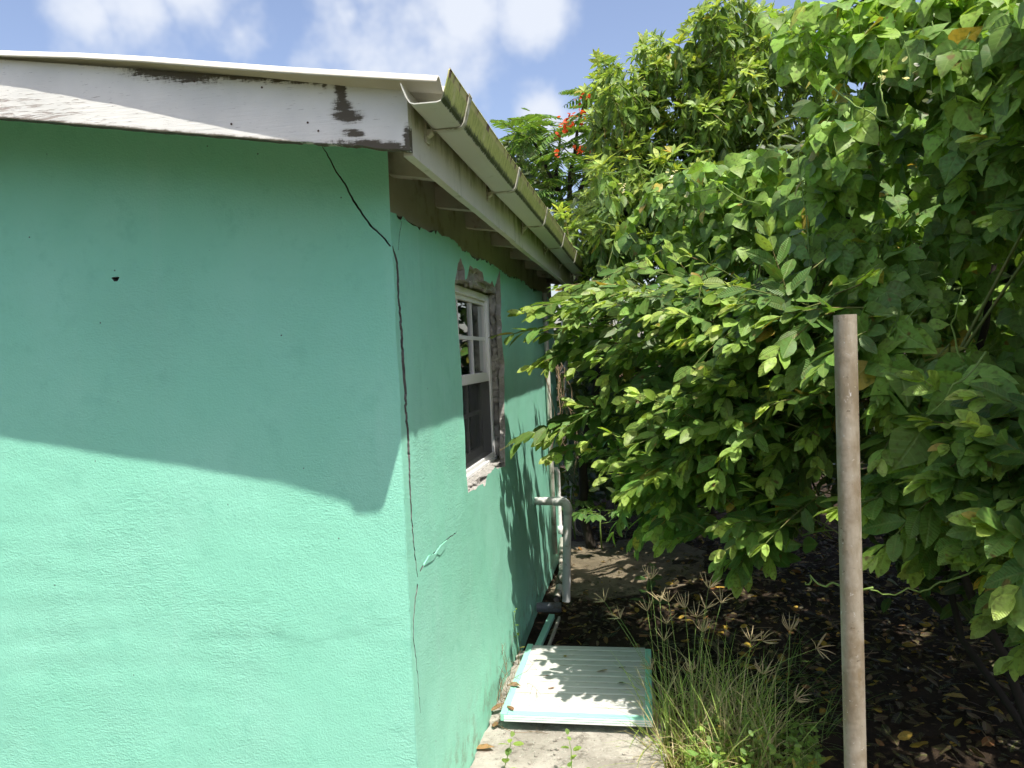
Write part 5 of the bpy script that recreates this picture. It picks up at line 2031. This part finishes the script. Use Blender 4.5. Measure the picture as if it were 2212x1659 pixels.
hx = lambda cx, cy: ((2400 + cx * .4967) / 1.8228, (2200 + cy * .4967) / 1.8228)
STALKS = [((325, 165), (430, 1060), 'tallest grass stalk with a curled seed head'), ((400, 345), (450, 1080), 'grass stalk left of the bushy pair of seed heads'), ((468, 345), (590, 1060), 'grass stalk with the widest bushy seed head'),
          ((300, 415), (400, 1060), 'grass stalk with an open fan seed head left of the bushy pair'), ((598, 392), (660, 1040), 'grass stalk with hooked seed head right of the bushy pair'), ((785, 232), (650, 1030), 'tall thin grass stalk standing in the shade'),
          ((768, 398), (690, 1050), 'thin grass stalk with pale narrow seed head'), ((883, 352), (700, 1040), 'grass stalk leaning right with an upturned seed head'), ((690, 465), (640, 1080), 'grass stalk with faint drooping seed head in the middle'),
          ((450, 518), (480, 1100), 'grass stalk whose seed head spreads flat like a star'), ((738, 580), (700, 1100), 'grass stalk with a wide nodding seed head'), ((432, 650), (460, 1100), 'short grass stalk with a curled brown seed head'),
          ((85, 475), (400, 930), 'grass stalk leaning left with a curled seed head over the panel'), ((-40, 340), (410, 960), 'grass stalk leaning farthest left with a fan seed head'), ((1120, 655), (1060, 1100), 'lone thin grass stalk with dark cup shaped seed head'),
          ((1212, 652), (850, 910), 'grass stalk arching right with a drooping seed head'), ((1640, 712), (800, 1060), 'long grass stalk arching far right towards the post'), ((1215, 915), (1180, 1260), 'low grass stalk with star seed head right of the tuft'),
          ((1432, 572), (1400, 1150), 'faint grass stalk standing in shade near the post'), ((335, 880), (470, 1090), 'grass stalk hanging over the panel edge'), ((640, 905), (640, 1130), 'short grass stalk with drooping head in the tuft'), ((1470, 1112), (1090, 1240), 'low grass stalk lying towards the post')]
for q, (hp, bp, lab) in enumerate(STALKS):
    c = 3.10 + .012 * q
    top, bot = at_c(*hx(*hp), c), on(*hx(bp[0], 1450), 2, ZG)
    foot = at_c(*hx(*bp), c)
    foot2 = foot + np.array([(foot[0] - top[0]) * .25, .02, 0])
    foot2[2] = gz(foot2[0], foot2[1])
    e = tag(empty('grass_stalk', tuple(foot2)), lab, 'grass stalk', 'seeding stalks of the grass tuft')
    b = MB()
    pts = []
    for i in range(9):
        f = i / 8
        pt = (1 - f) ** 2 * foot2 + 2 * f * (1 - f) * foot + f * f * top
        pts.append(pt + UPZ * .02 * math.sin(f * 3.14) * (1 if q in (15, 16) else 0))
    b.tube(pts, list(np.linspace(.0018, .0009, 9)), 5)
    b.build('stem', M_STEM, e, smooth=True)
    d = unit(pts[-1] - pts[-2])
    a = unit(np.cross(d, [.3, .8, .2]))
    c2 = np.cross(d, a)
    b = MB()
    n = int(rng.integers(6, 10))
    curl = rng.uniform(-.2, 1.0)
    for k in range(n):
        th_ = 2 * math.pi * (k + rng.random() * .5) / n
        rad = math.cos(th_) * a + math.sin(th_) * c2
        v = unit(d * .75 + rad * rng.uniform(.5, 1.0))
        p = pts[-1].copy()
        pp = [p.copy()]
        for i in range(5):
            p = p + v * rng.uniform(.011, .0145)
            v = unit(v - rad * curl * .18 - UPZ * .06 + .05 * rnd3())
            pp.append(p.copy())
        b.tube(pp, [.0008, .0016, .0018, .0017, .0013, .0006], 5)
    b.build('seed_head', M_STRAW, e, smooth=True)

# low weeds in front of the tuft
wd = Plant('weeds', None, None, (.3, 2.8, ZG), L_OBJ, L_VTX)
for (px, py) in poly_sample([(1490, 1690), (1540, 1640), (1640, 1620), (1760, 1640), (1790, 1760), (1760, 1850), (1480, 1850)], 260):
    p = on(px, py, 2, ZG)
    h = rng.uniform(.06, .22)
    p[2] = gz(p[0], p[1]) + h
    wd.twig.tube([p - UPZ * h, p], [.0016, .001], 4, cap=False)
    for k in range(5):
        wd.leaf(p - UPZ * h * .2 * k, unit(rnd3() * [1, 1, .3] + UPZ * .3), UPZ + .4 * rnd3(), rng.uniform(.022, .042), lerp_col((.13, .25, .05), (.30, .44, .08), rng.random()), 'guava', 1.15)
as_mass(wd, 'ground_weeds', 'low bright green weeds at the foot of the grass tuft', 'weeds')


def seedling(name, label, base, joints, leaf_len, cols, kind='guava', wfac=1.2, stem_r=.0022, n_single=60):
    pl = Plant(name, label, 'seedling', tuple(base), L_OBJ, L_VTX)
    b0 = np.asarray(base, float)
    pts = [b0 - UPZ * .01] + [b0 + np.asarray(j, float) for j in joints]
    pl.wood.tube(pts, list(np.linspace(stem_r, stem_r * .5, len(pts))), 6)
    for i, p in enumerate(pts[1:]):
        th_ = 1.57 * i + rng.uniform(-.4, .4)
        for s in (0, math.pi):
            ld = np.array([math.cos(th_ + s), math.sin(th_ + s), .25])
            f = i / max(1, len(pts) - 2)
            pl.leaf(p + ld * .008, ld + .15 * rnd3(), UPZ + .3 * SUN + .3 * rnd3(), leaf_len * (1.1 - .5 * f), lerp_col(*cols, rng.random()), kind, wfac)
    pl.finish(n_single, wood_mat=M_STEM, min_px=2.0, trunk_name='stem')


LG = ((.17, .30, .06), (.32, .46, .09))
for (px, py, pj, ln, lab) in ((1080, 1690, [(.01, 0, .03), (.03, .01, .09), (.045, .01, .14), (.05, .0, .17)], .055, 'small leaning weed seedling on the path left of centre'),
                              (1236, 1690, [(0, 0, .03), (.0, .0, .08), (.0, .01, .12), (-.01, .01, .17)], .05, 'upright weed seedling in the middle of the path'),
                              (990, 1745, [(0, 0, .05), (.0, .0, .09), (.0, .01, .12)], .045, 'weed seedling growing at the foot of the wall corner'),
                              (1255, 1720, [(.02, 0, .03), (.03, .0, .07), (.05, .01, .09)], .04, 'low weed seedling right of the upright one on the path')):
    p = on(px, py, 2, .0)
    p[0] = max(p[0], XW + .03)
    seedling('weed_seedling', lab, p, pj, ln, LG)
p = on(1385, 1455, 2, ZG)
seedling('shrub_seedling', 'dark green broad leaved seedling behind the far corner of the white panel', (p[0] + .06, p[1] + .75, gz(p[0], p[1])), [(0, 0, .10), (-.02, 0, .18), (-.01, -.02, .26), (.02, -.02, .33)], .115, ((.05, .12, .03), (.09, .19, .045)), 'guava', 1.25, .004)
# palmate seedlings at the back
for q, (px, py, hh, lab) in enumerate(((1243, 1165, .52, 'slender palmate leaved seedling beside the standpipe'), (1300, 1185, .34, 'palmate seedling with broad leaves at the back of the slab'), (1330, 1120, .5, 'leafy palmate seedling in the shade behind the slab'), (1262, 1090, .45, 'palmate seedling at the far end of the house'))):
    p = on(px, py, 2, 0)
    pl = Plant('papaya_seedling', lab, 'seedling', tuple(p), L_OBJ, L_VTX)
    pl.wood.tube([p, p + UPZ * hh * .5 + .01 * rnd3(), p + UPZ * hh], [.008, .006, .004], 7)
    for k in range(7):
        a_ = 2 * math.pi * k / 7 + q
        f = .55 + .45 * rng.random()
        j = p + UPZ * hh * f
        tip = j + np.array([math.cos(a_), math.sin(a_), .15]) * rng.uniform(.12, .22)
        pl.wood.tube([j, tip], [.003, .002], 5)
        od = unit(tip - j)
        sd = unit(np.cross(od, UPZ))
        for g in (-1.9, -1.2, -.55, 0, .55, 1.2, 1.9):
            ld = od * math.cos(g) + sd * math.sin(g) - UPZ * .25
            pl.leaf(tip, ld, UPZ + .3 * od, .12 * (1 - .13 * abs(g)), lerp_col((.05, .13, .03), (.12, .25, .05), rng.random()), 'lance', 1.5)
    pl.finish(60, wood_mat=M_STEM, min_px=4.0, trunk_name='stem')

# dead climbers: beside the panel and down the far wall
for q, (lab, starts, ln, r) in enumerate((('tangle of dry brown weed between wall and white panel', [(-.69, 3.2 + .08 * i, .005) for i in range(7)], .32, .0014), ('dry roots hanging down the wall near the far pipes', [(-.66 + .015 * i, 5.35 + .09 * (i % 4), 1.62 - .02 * i) for i in range(8)], .85, .004))):
    b = MB()
    for s in starts:
        for rep in range(2 if q == 0 else 1):
            p = np.array(s, float)
            v = unit(np.array([.1, .1, 1.0]) + .5 * rnd3()) if q == 0 else np.array([.02, -.05, -1.0])
            pp = [p.copy()]
            for i in range(12):
                v = unit(v + .3 * rnd3() + (np.array([.03, .02, -.06]) if q == 0 else np.array([0, 0, -.35])))
                p = p + v * ln / 12 * rng.uniform(.7, 1.2)
                p[0] = max(p[0], XW + .012)
                p[2] = max(p[2], .01)
                pp.append(p.copy())
                if q == 0 and rng.random() < .5:
                    b.tube([p, p + .05 * unit(rnd3() + UPZ * .3) * [.6, 1, 1]], [r * .7, r * .4], 4, cap=False)
            b.tube(pp, list(np.linspace(r, r * .5, len(pp))), 5, cap=False)
    tag(b.build('dead_climber' if q == 0 else 'hanging_roots', M_DRY, smooth=True), lab, 'dead vine')
# a fresh sprig climbing out of the tangle
p = np.array([-.695, 3.86, .0])
seedling('climbing_weed', 'thin yellow green weed climbing the wall behind the white panel', p, [(.0, -.03, .1), (.01, -.08, .18), (.0, -.12, .25), (.01, -.10, .32)], .03, LG, 'guava', .9, .0016)

# fallen twigs in the litter
b = MB()
for i in range(110):
    x, y = rng.uniform(.0, 2.8), rng.uniform(2.6, 6.2)
    a_ = rng.uniform(0, 6.28)
    l_ = rng.uniform(.05, .22)
    z_ = gz(x, y) + .03
    p = np.array([x, y, z_])
    q = p + np.array([math.cos(a_) * l_, math.sin(a_) * l_, rng.uniform(-.008, .015)])
    b.tube([p, (p + q) / 2 + .008 * rnd3(), q], [.003, .0025, .0012], 5)
tag(b.build('fallen_twigs', M_DRY, smooth=True), 'thin dry twigs scattered through the leaf litter', 'twigs', kind='stuff')

# crumbs of concrete and pebbles on the path
b = MB()
for i in range(150):
    x, y = rng.uniform(-.68, .0), rng.uniform(2.5, 3.14)
    s = rng.uniform(.002, .007)
    cement_lump(b, (x, y, .004 + s * .3), (s * rng.uniform(.8, 1.5), s, s * .7)) if i < 60 else b.tube([(x, y, .003), (x + rng.uniform(-.02, .02), y + rng.uniform(-.02, .02), .005)], .0011, 4)
tag(b.build('gravel', M_SLAB, smooth=True), 'crumbs of concrete and straw scattered on the path', 'gravel', kind='stuff')
